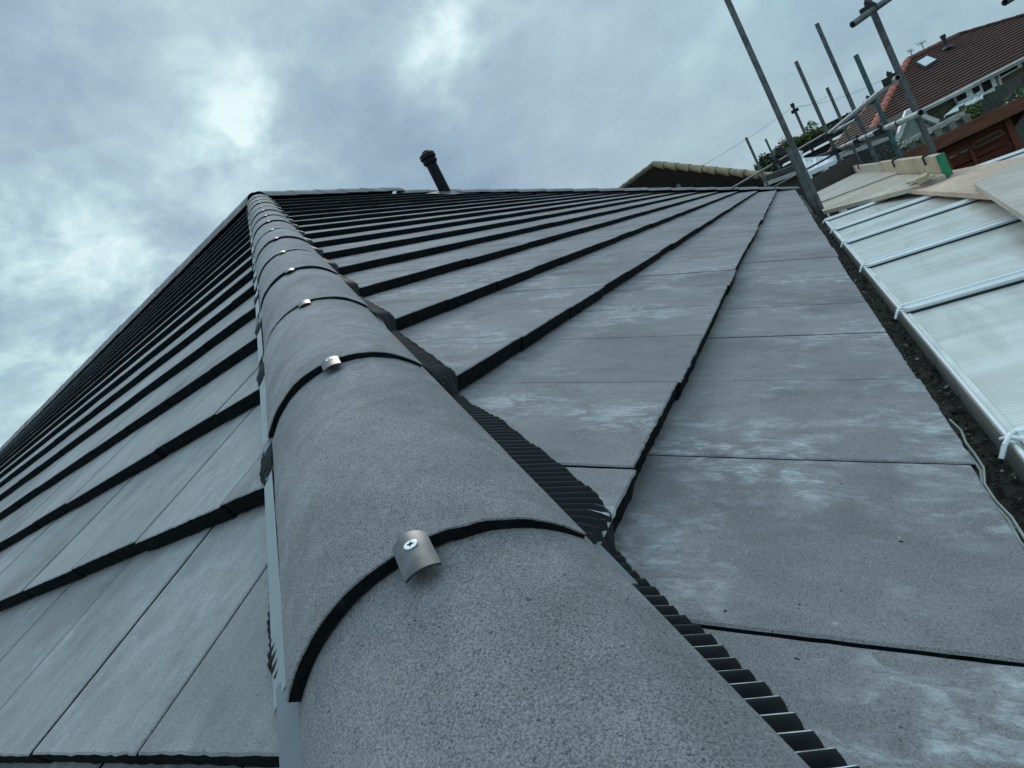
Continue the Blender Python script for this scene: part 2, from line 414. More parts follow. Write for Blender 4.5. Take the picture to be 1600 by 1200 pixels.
def strip(side,S0,S1,r0,r1fn,pitch=.0147,near=True,seed=0):
    m=MB(); n=int((S1-S0)/pitch); sub=8 if near else 4
    Ss=[];ph=[]
    s=S0
    rr=random.Random(seed)
    for i in range(n):
        p=pitch*rr.uniform(.9,1.1)
        for j in range(sub): Ss.append(s+p*j/sub); ph.append(j/sub)
        s+=p
    rows=[]
    for S,q in zip(Ss,ph):
        # steep-sided pleat
        c=(.5-.5*math.cos(2*math.pi*q))**.8; amp=.0085*c
        r1=r1fn(S)+.0012*math.sin(S*90)+.001*math.sin(S*37)
        wob=.0018*noise.noise(Vector((S*7,seed,0)))
        row=[]
        for r in [r0+(r1-r0)*a for a in (0,.25,.5,.75,.93,1.0)]:
            a=(r-r0)/(r1-r0); lift=.011*(1-a)+.003+wob
            row.append(draped(side,S-.004*a,r,lift+amp*(1 if a<.95 else .55)*(1-.75*stepw(side,S,r))+.004*stepw(side,S,r)*noise.noise(Vector((S*90,r*60,seed)))))
        rows.append(row)
    W=6
    for j in range(len(rows)-1):
        cr=1 if ph[j]>=.5-1e-6 and ph[j]<.5+1.0/sub else 0
        for i in range(W-1): pass
    base=len(m.v); m.v+=[tuple(map(float,p)) for r in rows for p in r]
    for j in range(len(rows)-1):
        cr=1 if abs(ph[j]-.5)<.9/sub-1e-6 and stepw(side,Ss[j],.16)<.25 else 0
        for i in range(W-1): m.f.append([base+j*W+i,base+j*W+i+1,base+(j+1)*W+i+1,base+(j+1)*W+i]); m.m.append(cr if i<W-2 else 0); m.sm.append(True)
    return m
def r1A(S): return .181+.012*sstep(S,.68,.8)*(1-sstep(S,1.05,1.2))-.008*sstep(S,1.7,2.2)
def r1B(S): return .163+.012*sstep(S,.74,.8)-.006*sstep(S,.95,1.1)
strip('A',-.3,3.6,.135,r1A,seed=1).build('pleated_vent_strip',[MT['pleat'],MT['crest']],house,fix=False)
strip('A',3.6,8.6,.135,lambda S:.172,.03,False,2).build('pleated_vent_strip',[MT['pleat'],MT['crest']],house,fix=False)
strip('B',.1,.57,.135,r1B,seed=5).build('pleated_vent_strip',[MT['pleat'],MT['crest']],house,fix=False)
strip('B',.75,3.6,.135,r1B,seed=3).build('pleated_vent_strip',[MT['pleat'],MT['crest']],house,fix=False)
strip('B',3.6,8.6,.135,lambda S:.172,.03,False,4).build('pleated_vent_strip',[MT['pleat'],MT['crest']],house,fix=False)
# side trims and unions beneath each joint
def plate(side,S0,S1,r0,r1,e0,e1,mat,name='trim_plate',th=.002):
    m=MB(); n=max(2,int((S1-S0)/.03)); Ss=[S0+(S1-S0)*i/n for i in range(n+1)]
    top=[];bot=[]
    for S in Ss:
        for r,e in ((r0,e0),(r1,e1)):
            # plates bridge the steps: follow the smooth mean surface
            base=H0+hd*S+(nA_lat if side=='A' else nB_lat)*r
            p=PA(base[0],base[2]/sA,-T*.35+e) if side=='A' else PB(base@eB,(base[2]-zB)/sB,-T*.35+e)
            top.append(p); bot.append(p-up*th)
    N=2
    m.add(top,[(j*2,j*2+1,j*2+3,j*2+2) for j in range(n)],0)
    m.add(top+bot,[(j*2+c,(j+1)*2+c,2*(n+1)+(j+1)*2+c,2*(n+1)+j*2+c) for j in range(n) for c in (0,1)]+[(0,1,2*(n+1)+1,2*(n+1)),(2*n,2*n+1,2*(n+1)+2*n+1,2*(n+1)+2*n)],0)
    return m.build(name,mat,house,fix=True)
for j in range(1,14):
    S=JS[j]
    plate('A',S-.05,S+.02,.125,.150 if j<4 else .142,.022,.017,MT['union'],'joint_plate')
    plate('B',S-.09,S+.06,.125,.158 if j<4 else .148,.026,.020,MT['union'],'joint_plate')
    plate('B',S+.045,S+.50,.14,.167,.026,.014,MT['trim_light'] if j>1 else MT['union'],'side_trim')
# ------------------------------------------------------------------ vent pipe
vb=PA(11.2,4.75,0); 
dv=ray(697,311); 
best=min(((np.linalg.norm(np.cross(PA(u/50,v/50,0)-C,unit(dv))),u/50,v/50) for u in range(500,620) for v in range(180,290)),key=lambda q:q[0]) if True else None
vu,vv=best[1],best[2]; vb=PA(vu,vv,0); D=(R@(vb-C))[2]; s_=D/F
m=MB(); top=vb+Z*70*s_
m.tube(vb-Z*.15,vb+Z*52*s_,8.6*s_,20); m.build('vent_pipe',simple('black_pvc',(.006,.006,.007),.5,.2,spec=.2),house)
vp=house.children[-1] if False else bpy.data.objects['vent_pipe']
m=MB(); b0=vb+Z*50*s_
for z0,z1,r0,r1 in ((0,3,9.5,11.5),(3,6.5,11.5,11.5),(6.5,8.5,9.6,9.6),(8.5,10,11,13),(10,16,13,12.4),(16,18.5,12.4,9.5),(18.5,21.5,5.5,5)):
    m.tube(b0+Z*z0*s_,b0+Z*z1*s_,r0*s_,20,0,r1*s_)
m.build('cowl',simple('black_cowl',(.007,.007,.008),.5,.2,spec=.2),vp)
m=MB(); m.grid(lambda a,b:PA(vu+a,vv+b,.004+.04*math.exp(-((a*a+b*b)/.04))),[i*.08-.35 for i in range(8)],[i*.06-.25 for i in range(8)]); m.build('flashing',simple('lead_flashing',(.07,.075,.08),.5,.3,10),vp,fix=False)
# ------------------------------------------------------------------ gutter and its debris
RZ=-.08; RY=-.062
m=MB(); n=8
secs=[(.03,-.05)]+[( .03-.115*math.sin(0) - (.09)*(i/n) , -.05-.09*math.sin(math.pi*i/n)) for i in range(n+1)]
for x0,x1 in ((-1,16),):
    pts=[(.04-.102*i/n,-.055-.115*i/n-.05*math.sin(math.pi*i/n)) for i in range(n+1)]
    m.add([(x,y,z) for x in (x0,x1) for y,z in pts],[(i,i+1,n+1+i+1,n+1+i) for i in range(n)],0,True)
m.build('gutter',simple('brown_gutter',(.05,.04,.035),.6,.4,6),house,fix=False)
m=MB(); rg=random.Random(11)
for i in range(4200):
    x=.5+ (rg.random()**1.6)*7; y=rg.uniform(-.058,.012); z=-.146+rg.uniform(-.006,.010)+ .01*noise.noise(Vector((x*4,0,0)))
    s=rg.uniform(.0012,.0045)*(1.7 if rg.random()<.06 else 1)
    a=rg.uniform(0,6.3); d=np.array([math.cos(a),math.sin(a),rg.uniform(-.4,.4)]); e=unit(np.cross(d,[rg.uniform(-1,1),rg.uniform(-1,1),1]))
    f=np.cross(unit(d),e); k=0 if rg.random()<.82 else (1 if rg.random()<.7 else 2)
    q_=[np.array((x,y,z))+unit(d)*s*rg.uniform(.6,1)*a_+e*s*rg.uniform(.4,.8)*b_+f*s*rg.uniform(.1,.35)*c__ for c__ in (-1,1) for a_,b_ in ((-1,-1),(1,-1),(1,1),(-1,1))]; m.hexa(q_,k)
m.grid(lambda u,v:(u,v,-.150+.012*noise.noise(Vector((u*14,v*30,2)))+.006*noise.noise(Vector((u*60,v*60,2)))),[.3+i*.02 for i in range(420)],[-.062+i*.0105 for i in range(9)],0)
dm=simple('gutter_moss',(.06,.052,.040),.95,.8,40,bump=1,bscale=200)
tag(m.build('gutter_debris',[dm,simple('debris_grit',(.20,.18,.15),.9,.5,50),simple('debris_chip',(.42,.43,.41),.8,.3,50)],None),'dark moss, grit and tile chips lying in the gutter at the eaves','debris',kind='stuff')
# thin pale cable lying along the eave
m=MB(); pts=[np.array([.55+i*.05,-.012+.004*math.sin(i*.9)+.003*math.sin(i*2.1),-.088-.004*math.sin(i*.6)]) for i in range(16)]
m.curve(pts,.0022,6); m.curve([p+np.array([0,-.007-.004*math.sin(i*.5),.002]) for i,p in enumerate(pts)],.0018,6)
tag(m.build('cable',simple('pale_cable',(.42,.42,.38),.6,.2),None),'pale twin cable lying in the gutter below the nearest eaves tiles','cable')
# ------------------------------------------------------------------ conservatory
cons=thing('conservatory','white conservatory with a ribbed translucent roof beside the eaves','conservatory',(3,-1.7,-2.9))
SL=.11
def CP(x,y,h=0): return np.array([x,y,RZ+SL*(y-RY)+h])
YO=-3.4; XE=5.93; bars=[.13,1.13,2.09,3.02,4.00,4.88,5.85]
m=MB()
x0=-1.0
# white rim: tall face toward the house with rolled lip
m.hexa([(x0,RY-.018,-.165),(XE,RY-.018,-.165),(XE,RY+.0,-.165),(x0,RY+.0,-.165),(x0,RY-.018,RZ-.004),(XE,RY-.018,RZ-.004),(XE,RY,RZ-.004),(x0,RY,RZ-.004)],1)
m.tube((x0,RY-.004,RZ-.001),(XE,RY-.004,RZ-.001),.0036,10,0)
m.hexa([(x0,RY-.018,RZ-.014),(XE,RY-.018,RZ-.014),(XE,RY-.012,RZ-.012),(x0,RY-.012,RZ-.012),(x0,RY-.018,RZ-.008),(XE,RY-.018,RZ-.008),(XE,RY-.012,RZ-.008),(x0,RY-.012,RZ-.008)],0)
m.build('rim',[MT['white'],MT['white_dirty']],cons)
def poly_mat():
    m=NT('ribbed_polycarbonate'); p=m.pos(); sx=m.node('ShaderNodeSeparateXYZ'); m.l.new(p,sx.inputs[0])
    w=m.math('SINE',m.math('MULTIPLY',sx.outputs[0],2*math.pi/.0125)); w=m.math('ADD',m.math('MULTIPLY',w,.5),.5)
    base=m.ramp(m.noise(m.pos((3,.8,1)),2.2,6,.65),[(.3,(.50,.51,.46)),(.62,(.70,.72,.68)),(.8,(.76,.78,.75))])
    gr=m.ramp(m.noise(m.pos((1.0,6,1)),1.3,5,.6,.6),[(.5,0),(.8,1)]); base=m.mix(base,(.27,.30,.25),m.math('MULTIPLY',gr,.65))
    base=m.mix(base,m.ramp(w,[(0,.80),(.35,1.)]),.7,'MULTIPLY')
    spk=m.ramp(m.noise(p,55,2),[(.76,0),(.78,1)]); base=m.mix(base,(.05,.05,.045),m.math('MULTIPLY',spk,.7))
    m.col(base); m.rough(.22); m.b.inputs['Specular IOR Level'].default_value=.5; m.bump(w,.35,.0006); return m.mat
MT['poly']=poly_mat()
xs=[x0]+bars
for i in range(len(xs)-1):
    a,b=xs[i]+.012,xs[i+1]-.012; m=MB()
    m.hexa([CP(a,YO,-.022),CP(b,YO,-.022),CP(b,RY-.014,-.022),CP(a,RY-.014,-.022),CP(a,YO,-.006),CP(b,YO,-.006),CP(b,RY-.014,-.006),CP(a,RY-.014,-.006)])
    m.build('roof_panel',MT['poly'],cons)
for b in bars:
    m=MB(); w=.018
    prof_=[(-w,-.004),(-w*.95,.008),(-w*.45,.014),(-w*.3,.020),(w*.3,.020),(w*.45,.014),(w*.95,.008),(w,-.004)]
    n=len(prof_); y0,y1=RY-.012,YO-.03
    m.add([CP(b+q[0],y,q[1]) for y in (y0,y1) for q in prof_],[(i,i+1,n+i+1,n+i) for i in range(n-1)]+[tuple(range(n)),tuple(range(2*n-1,n-1,-1))],0)
    m.hexa([CP(b-w-.006,y1,-.005),CP(b+w+.005,y1,-.005),CP(b+w+.005,y0,-.005),CP(b-w-.006,y0,-.005),CP(b-w-.006,y1,.0005),CP(b+w+.005,y1,.0005),CP(b+w+.005,y0,.0005),CP(b-w-.006,y0,.0005)],1)
    o=m.build('glazing_bar',[MT['white'],MT['gasket']],cons)
    m=MB(); e=CP(b,RY,0)
    m.curve([e+np.array([.004,-.022,.016]),e+np.array([.0,-.006,.015]),e+np.array([-.012,.008,.007]),e+np.array([-.02,.018,-.006])],.0036,8)
    m.curve([e+np.array([-.016,-.02,.006]),e+np.array([-.006,-.004,.012]),e+np.array([.012,.006,.006])],.0034,8)
    m.build('end_clip',MT['white'],cons)
m=MB()
m.hexa([CP(x0,YO-.1,-.1),CP(XE,YO-.1,-.1),CP(XE,YO,-.1),CP(x0,YO,-.1),CP(x0,YO-.1,-.0),CP(XE,YO-.1,-.0),CP(XE,YO,-.0),CP(x0,YO,-.0)])
m.build('eaves_beam',MT['white'],cons)
m=MB(); m.hexa([(x0,YO+.05,-2.9),(XE-.03,YO+.05,-2.9),(XE-.03,YO+.12,-2.9),(x0,YO+.12,-2.9),(x0,YO+.05,-2.1),(XE-.03,YO+.05,-2.1),(XE-.03,YO+.12,-2.1),(x0,YO+.12,-2.1)])
m.hexa([(XE-.1,YO+.12,-2.9),(XE-.03,YO+.12,-2.9),(XE-.03,-.1,-2.9),(XE-.1,-.1,-2.9),(XE-.1,YO+.12,-2.1),(XE-.03,YO+.12,-2.1),(XE-.03,-.1,-2.1),(XE-.1,-.1,-2.1)])
m.build('dwarf_wall',MT['render'],cons)
m=MB()
for i in range(7):
    x=x0+(XE-.05-x0)*i/6; m.beam((x,YO+.08,-2.1),(x,YO+.08,-.5),.06,.06,up=np.array([1,0,0]))
for y in (YO+.1,-1.8,-.2): m.beam((XE-.06,y,-2.1),(XE-.06,y,-.15+SL*(y-RY)),.06,.06,up=np.array([1,0,0]))
m.beam((x0,YO+.08,-.5),(XE,YO+.08,-.5),.06,.06)
m.build('window_frame',MT['white'],cons)
# ------------------------------------------------------------------ timber sheets and boards
def wood(name,a,b,scale=(1,8,1),rot=0):
    m=NT(name); p=m.pos(scale,rot=(0,0,rot)); n=m.noise(p,5,7,.65,.8); q=m.noise(m.pos(),1.8,4)
    c=m.ramp(n,[(.25,tuple(x*.75 for x in a)),(.55,a),(.75,b)]); c=m.mix(c,m.ramp(q,[(.3,.75),(.7,1.15)]),.8,'MULTIPLY')
    ln=m.ramp(m.noise(m.pos((scale[0]*1.0,scale[1]*3,scale[2]),rot=(0,0,rot)),6,3),[(.62,0),(.68,1)]); c=m.mix(c,tuple(x*.45 for x in a),m.math('MULTIPLY',ln,.5))
    m.col(c); m.rough(.85); m.bump(n,.4,.003); return m.mat
MT['ply']=wood('weathered_plywood',(.48,.42,.34),(.60,.53,.44),(1.2,6,1))
MT['ply_pink']=wood('pinkish_plywood',(.56,.41,.31),(.66,.50,.39),(1.2,6,1))
MT['ply_grey']=wood('grey_plywood',(.46,.42,.36),(.56,.52,.45),(5,1.2,1),.5)
MT['board_new']=wood('new_scaffold_board',(.50,.42,.28),(.62,.54,.38),(4,1,1))
MT['board_dark']=wood('old_brown_board',(.085,.07,.06),(.12,.10,.085),(1,4,2))
MT['green']=simple('green_paint',(.015,.20,.10),.6,.3,20)
edge_w=simple('cut_wood_edge',(.25,.23,.2),.9,.3,30)
def sheet(name,pts,th,mat,label,cat,group=None):
    m=MB(); m.prism(pts,Z*-th); o=m.build(name,mat,None); tag(o,label,cat,group); return o
def onplane(px,h):
    d=ray(*px); # plane z=RZ+SL*(y-RY)+h
    t=(RZ+SL*(C[1]-RY)+h-C[2])/(d[2]-SL*d[1]); return C+d*t
a=onplane((1417,297),.05); b=onplane((1534,303),.05); c=onplane((1478,268),.05); d4=onplane((1640,236),.05)
b2=a+(b-a)*1.6
sheet('plywood_sheet',[a,b2,b2+(d4-b2)*1.0,d4,c],.026,MT['ply_pink'],'pinkish plywood sheet lying across the conservatory roof, partly under a greyer sheet','plywood sheet')
p=onplane((1520,286),.085); q1=onplane((1600,337),.085); q0=onplane((1571,263),.085)
q=p+(q1-p)*1.9; e=p+(q0-p)*2.4; sheet('plywood_sheet',[p,q,q+(e-p),e],.028,MT['ply_grey'],'large grey plywood sheet with a corner pointing left, on top at the right edge','plywood sheet')
# platform sheets beyond conservatory
a=atz(1285.5,330,-.07); b=atz(1417,295,-.07); c=atz(1277,304,-.07); d_=atz(1331,275.5,-.07); e=atz(1476,272,-.07)
YT=e[1]
X0=5.0; XF=11.0
def gp(x,y,z=-.07): return np.array([x,y,z])
seam=[(7.0,-.10),(6.2,-.36),(5.25,-.62)]
sheet('plywood_sheet',[a,b,b+(b-a)*.12,e,(a+(d_-a)*.0)+np.array([1.5,-.62,0]),gp(8.2,-.13)],.03,MT['ply'],'pale plywood sheet at the near end of the scaffold platform','plywood sheet')
sheet('plywood_sheet',[gp(8.15,-.14,-.055),gp(6.9,-.80,-.055),gp(9.4,-.82,-.055),gp(10.9,-.72,-.055),gp(10.9,-.2,-.055)],.03,MT['ply_grey'],'grey plywood sheet at the far end of the scaffold platform','plywood sheet')
m=MB(); q=atz(1443,285,-.04); m.box(atz(1442,279,-.045),np.array([.10,-.02,0]),np.array([.01,.03,0]),Z*.02); m.box(atz(1437,281,-.05),np.array([.2,.035,0]),np.array([-.006,.02,0]),Z*.008)
tag(m.build('timber_offcut',MT['board_new'],None),'short yellowish timber offcut lying on the platform sheets','offcut')
# ------------------------------------------------------------------ scaffold
scf=thing('scaffold','galvanised tube scaffold standing along the eaves beyond the conservatory','scaffold',(8,-.8,-2.9))
RT=.026
def std(p_top,p_bot,D,mat,name='standard',hol=False,zb=-2.9,r=RT):
    t=atd(*p_top,D); b=t.copy(); b[2]=zb; m=MB(); m.tube(b,t,r,14,0,None,hol); return m.build(name,mat,scf),t
std((1127.5,-20),0,6.05,MT['tube']); 
t=atd(1127.5,-20,6.05)
m=MB(); pt=atd(1230.5,231,7.0); m.tube((pt[0],pt[1],-2.9),pt,RT,14); m.build('standard',MT['tube'],scf)
std((1352,-10),0,5.5,MT['tube']); std((1337,86),0,7.5,MT['tube_teal'],hol=True); std((1276,37),0,8.4,MT['tube'],hol=True)
std((1243.5,96),0,9.6,MT['tube'],hol=True); std((1292,137),0,11.5,MT['tube']); std((1165.5,215),0,13.4,MT['tube']); std((1196,217),0,17,MT['tube_teal'])
def rail(p0,p1,mat,name,r=RT,hol=True):
    m=MB(); m.tube(p0,p1,r,14,0,None,hol); return m.build(name,mat,scf)
def coupler(P,ax=np.array([1,0,0.]),s=1.0):
    m=MB(); m.tube(P-ax*.028*s,P+ax*.028*s,RT*1.45,12); m.tube(P-Z*.03*s+np.array([0,.05,0]),P+Z*.03*s+np.array([0,.05,0]),RT*1.45,12)
    m.tube(P+np.array([0,.0,.03]),P+np.array([0,.03,.07]),.009,6); m.box(P+np.array([0,.02,.045]),np.array([.018,0,0]),np.array([0,.018,0]),Z*.012)
    m.build('coupler',MT['coupler'],scf)
def ptx(px,py,X): return atx(px,py,X)
LR0=atd(1439,176,5.25); LR1=atd(1312,231,9.7)
rail(LR0,LR1,MT['tube_light'],'guard_rail')
UR0=atd(1403,121,5.25); UR1=atd(1294,209,9.8); rail(UR0,UR1,MT['tube_light'],'guard_rail',.024)
F0=atd(1300,203,9.6); F1=atd(1140,296,13.2); rail(F0,F1,MT['tube'],'guard_rail',.018)
rail(atd(1338,187,8.9),atd(1300,208,9.9),MT['tube_light'],'guard_rail')
rail(atd(1312,236,9.6),atd(1210,292,13.2),MT['coupler'],'guard_rail',.018)
rail(atd(1332,38.5,5.33),atd(1400,-10,5.5),MT['tube'],'transom')
for pxx,pyy,D in ((1362,12,5.42),(1397,122,5.4),(1362,157,7.3),(1330,183,8.3),(1308,196,9.3),(1297,211,9.7),(1215,252,11.2),(1380,203,6.6),(1345,218,8.0),(1306,236,9.6)):
    P=atd(pxx,pyy,D); coupler(P)
for f in (.17,.33,.5,.68,.84):
    P=LR0+(LR1-LR0)*f; m=MB(); m.tube(P-unit(LR1-LR0)*.02,P+unit(LR1-LR0)*.02,RT*1.25,12); m.build('coupler',MT['coupler'],scf)
# toe boards
tz=-.07
e0=atz(1474,271,tz); 
def toeb(xa,xb,y,z0,z1,mat,end=None):
    m=MB(); m.hexa([(xa,y-.04,z0),(xb,y-.04,z0),(xb,y,z0),(xa,y,z0),(xa,y-.04,z1),(xb,y-.04,z1),(xb,y,z1),(xa,y,z1)])
    return m.build('toe_board',mat,scf)
yt=e0[1]; ztop=aty(1462,244,yt)[2]
xj=aty(1372,257,yt)[0]
toeb(e0[0],xj,yt,tz-.03,ztop,MT['board_new']); toeb(xj+.01,aty(1328,262,yt)[0],yt,tz-.03,ztop-.01,MT['ply'])
m=MB(); m.hexa([(e0[0]-.012,yt-.045,tz-.03),(e0[0]-.002,yt-.045,tz-.03),(e0[0]-.002,yt+.005,tz-.03),(e0[0]-.012,yt+.005,tz-.03),(e0[0]-.012,yt-.045,ztop+.003),(e0[0]-.002,yt-.045,ztop+.003),(e0[0]-.002,yt+.005,ztop+.003),(e0[0]-.012,yt+.005,ztop+.003)]); m.build('painted_board_end',MT['green'],scf)
for px in (1448,1399,1343):
    P=aty(px,253+(1448-px)*.08,yt); m=MB(); m.curve([np.array([P[0],yt-.05,ztop-.05]),np.array([P[0],yt-.04,ztop+.012]),np.array([P[0],yt+.012,ztop+.008]),np.array([P[0]-.02,yt+.014,ztop-.05])],.008,6); m.build('toe_board_clip',MT['coupler'],scf)
XEND=11.15
m=MB(); m.hexa([(XEND,-.86,tz-.03),(XEND+.04,-.86,tz-.03),(XEND+.04,-.13,tz-.03),(XEND,-.13,tz-.03),(XEND,-.86,tz+.26),(XEND+.04,-.86,tz+.26),(XEND+.04,-.13,tz+.2),(XEND,-.13,tz+.2)]); m.build('toe_board',MT['board_dark'],scf,label='dark brown board across the far end of the platform')
# stub of another tube at the top right
m=MB(); m.tube(atd(1570,4,5.4),atd(1600,-14,5.5),RT,14,0,None,True); m.build('transom',MT['tube'],scf)
# ------------------------------------------------------------------ the setting behind
GZ=-2.9
def ground_mat():
    m=NT('garden_ground'); p=m.pos(); c=m.ramp(m.noise(p,.35,6,.6),[(.35,(.035,.05,.022)),(.55,(.06,.075,.035)),(.7,(.12,.11,.09))]); m.col(c); m.rough(.95); m.bump(m.noise(p,9,5),.6,.05); return m.mat
m=MB(); m.grid(lambda u,v:(u,v,GZ),[-600+i*60 for i in range(21)],[-600+i*60 for i in range(21)]); tag(m.build('ground',ground_mat(),None,fix=False),kind='structure')
FH=unit([R[2][0],R[2][1],0]); RH=np.array([FH[1],-FH[0],0])    # horizontal view axes used as house axes
def tiled(name,c1,c2,c3,course,direction,rough=.85,joint=0):
    """pantile roof: courses as real colour bands of tile + shadowing bump"""
    m=NT(name); p=m.pos(); sx=m.node('ShaderNodeSeparateXYZ'); m.l.new(p,sx.inputs[0])
    w=m.math('FRACT',m.math('MULTIPLY',sx.outputs[2],1/course)); n=m.noise(p,2.2,5,.6); n2=m.noise(p,14,3)
    c=m.ramp(n,[(.3,c1),(.55,c2),(.75,c3)]); c=m.mix(c,m.ramp(n2,[(.3,.7),(.7,1.25)]),.8,'MULTIPLY')
    m.col(c); m.rough(rough); m.bump(w,1.,.05); return m.mat
def roofcourses(m,e0,e1,r0,r1,n,th=.035,mi=0,ncol=1):
    """stepped courses between eave line e0-e1 and ridge line r0-r1"""
    e0,e1,r0,r1=[np.asarray(q,float) for q in (e0,e1,r0,r1)]
    nn=unit(np.cross(e1-e0,r0-e0)); 
    if nn[2]<0: nn=-nn
    for k in range(n):
        f0,f1=k/n,(k+1)/n+.15/n
        if k==n-1: f1=1
        a,b=e0+(r0-e0)*f0,e1+(r1-e1)*f0; c,d=e1+(r1-e1)*f1,e0+(r0-e0)*f1
        for j in range(ncol):
            g0,g1=j/ncol,(j+1)/ncol
            dz=random.uniform(-.004,.004) if ncol>1 else 0
            A_,B_=a+(b-a)*g0,a+(b-a)*g1; D_,C_=d+(c-d)*g0,d+(c-d)*g1
            m.hexa([A_-nn*.01,B_-nn*.01,C_-nn*.03,D_-nn*.03,A_+nn*(th+dz),B_+nn*(th+dz),C_+nn*.002,D_+nn*.002],mi)
# --- red-brown bungalow at the right
rh=thing('bungalow','red-brown tiled bungalow with white windows and a roof window, upper right beyond the scaffold','house',atd(1450,400,24)*np.array([1,1,0])+Z*GZ)
De=22.
E_l=atd(1358,214,De); E_r=atd(1900,214-542*.5128,De+.3); E_r[2]=E_l[2]
A1=atd(1420,97,25.6); A2=atd(1497,53,26.0); A2[2]=A1[2]=(A1[2]+A2[2])/2
E0=atd(1287,248,27.5); E0[2]=E_l[2]
A3=A2+(A2-A1)*1.0
MT['redroof']=tiled('red_brown_roof_tiles',(.072,.034,.025),(.105,.049,.037),(.135,.068,.053),.12,0)
m=MB(); NC=21
roofcourses(m,E_l,E_r,A1,A2,NC,.05); m.build('roof',MT['redroof'],rh)
rroof=bpy.data.objects['roof']
m=MB(); roofcourses(m,E0,E_l,A1,A1+(E_l-E0)*.002,NC,.05); m.build('roof',MT['redroof'],rh)
MT['hipred']=simple('pink_hip_tiles',(.42,.13,.09),.8,.3,8)
MT['hiptan']=simple('tan_hip_tiles',(.36,.20,.13),.8,.3,8)
for a,b,mt,r in ((E_l,A1,MT['hipred'],.13),(E0,A1,MT['hiptan'],.075),(A1,A2,simple('dull_ridge',(.16,.075,.06),.85,.3,6),.11),(A2,E_r,MT['redroof'],.1)):
    n=int(np.linalg.norm(b-a)/.42)
    m=MB()
    for i in range(n):
        p0=a+(b-a)*(i/n); p1=a+(b-a)*((i+1)/n); m.tube(p0+Z*.02,p1+Z*.02,r,8,0,r*.86)
    m.build('ridge_tiles' if r<.12 else 'hip_tiles',mt,rh)
MT['brickwall']=simple('brown_brick_wall',(.15,.12,.09),.9,.3,4,bump=.5)
back=FH*7.5
m=MB(); inset=unit(E_r-E_l)*.4+FH*.45
wl0=E_l+inset; wl1=E_r+FH*.45
m.prism([wl0*np.array([1,1,0])+Z*GZ,wl1*np.array([1,1,0])+Z*GZ,(wl1+back)*np.array([1,1,0])+Z*GZ,(E0+unit(E_r-E_l)*.5)*np.array([1,1,0])+Z*GZ],Z*(E_l[2]-GZ-.05)); m.build('wall',MT['brickwall'],rh)
m=MB(); m.beam(E_l-Z*.05+FH*.02,E_r-Z*.05+FH*.02,.16,.08); m.beam(E0-Z*.05,E_l-Z*.05,.16,.08); m.build('fascia',MT['white_dirty'],rh)
m=MB(); m.tube(E_l-FH*.1-Z*.0,E_r-FH*.1-Z*.0,.04,8); m.build('gutter',MT['white_dirty'],rh)
# wall openings on plane through wl0
def onwall(px,py,off=0):
    P0=wl0-FH*off; d=ray(px,py); return C+d*((FH@(P0-C))/(FH@d))
def wallrect(pts,off,th,mat,parent,name):
    m=MB(); q=[onwall(*p,off) for p in pts]; m.prism(q,-FH*th); return m.build(name,mat,parent)
w=wallrect([(1487,151),(1549,119),(1557,141),(1495,166)],.0,.10,MT['white'],rh,'window')
for pts in ([(1493.5,151.5),(1508,144),(1511,152),(1497,159.5)],[(1518.5,139),(1528.5,133.5),(1532,141),(1522,147.5)],[(1532.5,129),(1546,122),(1551,136.5),(1538,144)]):
    wallrect(pts,.11,.01,MT['dark'],w,'pane')
w=wallrect([(1557.5,116.5),(1591,98.5),(1594,105.5),(1560,124.5)],.0,.10,MT['white'],rh,'window')
wallrect([(1560.5,117),(1588.5,102),(1590,106),(1561.5,121)],.11,.01,MT['dark'],w,'pane')
wallrect([(1552,116),(1555,114),(1562,137.5),(1559,139)],.0,.15,MT['white_dirty'],rh,'downpipe')
wallrect([(1441,177),(1443.5,176),(1451,193),(1448,195)],.0,.12,MT['white'],rh,'downpipe')
# roof window, flue
nrm=unit(np.cross(E_r-E_l,A1-E_l)); nrm=nrm if nrm[2]>0 else -nrm
def onroof(px,py,h=.08): P0=E_l+nrm*h; d=ray(px,py); return C+d*((nrm@(P0-C))/(nrm@d))
q=[onroof(*p,.1) for p in ((1433,97),(1448.5,87.5),(1463,93),(1446,103.5))]
m=MB(); cc=sum(q)/4; m.prism([cc+(p-cc)*1.1 for p in q],-nrm*.1); rw=m.build('roof_window',simple('grey_frame',(.08,.075,.07),.6),rh)
m=MB(); m.prism([p+nrm*.012 for p in q],-nrm*.01); m.build('pane',simple('skylight_glass',(.62,.66,.66),.2,.1),rw)
fb_=onroof(1480,73,.05); m=MB(); m.tube(fb_,fb_+Z*.42,.07,10); m.tube(fb_+Z*.33,fb_+Z*.46,.095,10); m.tube(fb_-Z*.05,fb_+Z*.05,.2,12,0,.09); m.build('flue',simple('flue_dark',(.03,.03,.032),.6),rh)
def aerial(base,h,n,label,w=.5):
    m=MB(); m.tube(base,base+Z*h,.016,6); a=base+Z*h*.95; dd=RH*.8+FH*.3
    m.tube(a-dd*w,a+dd*w,.012,5)
    for i in range(n):
        p=a+dd*w*(-1+2*i/(n-1)); m.tube(p-Z*.09-FH*.05,p+Z*.09+FH*.05,.006,5)
    return m
m=aerial(atd(1428,93,26),.38,4,'',.18); m.box(atd(1427,95,26),RH*.14,FH*.05,Z*.05); m.build('aerial',MT['coupler'],rh)
m=aerial(atd(1447,85,26.5),.5,4,'',.3); m.build('aerial',MT['coupler'],rh)
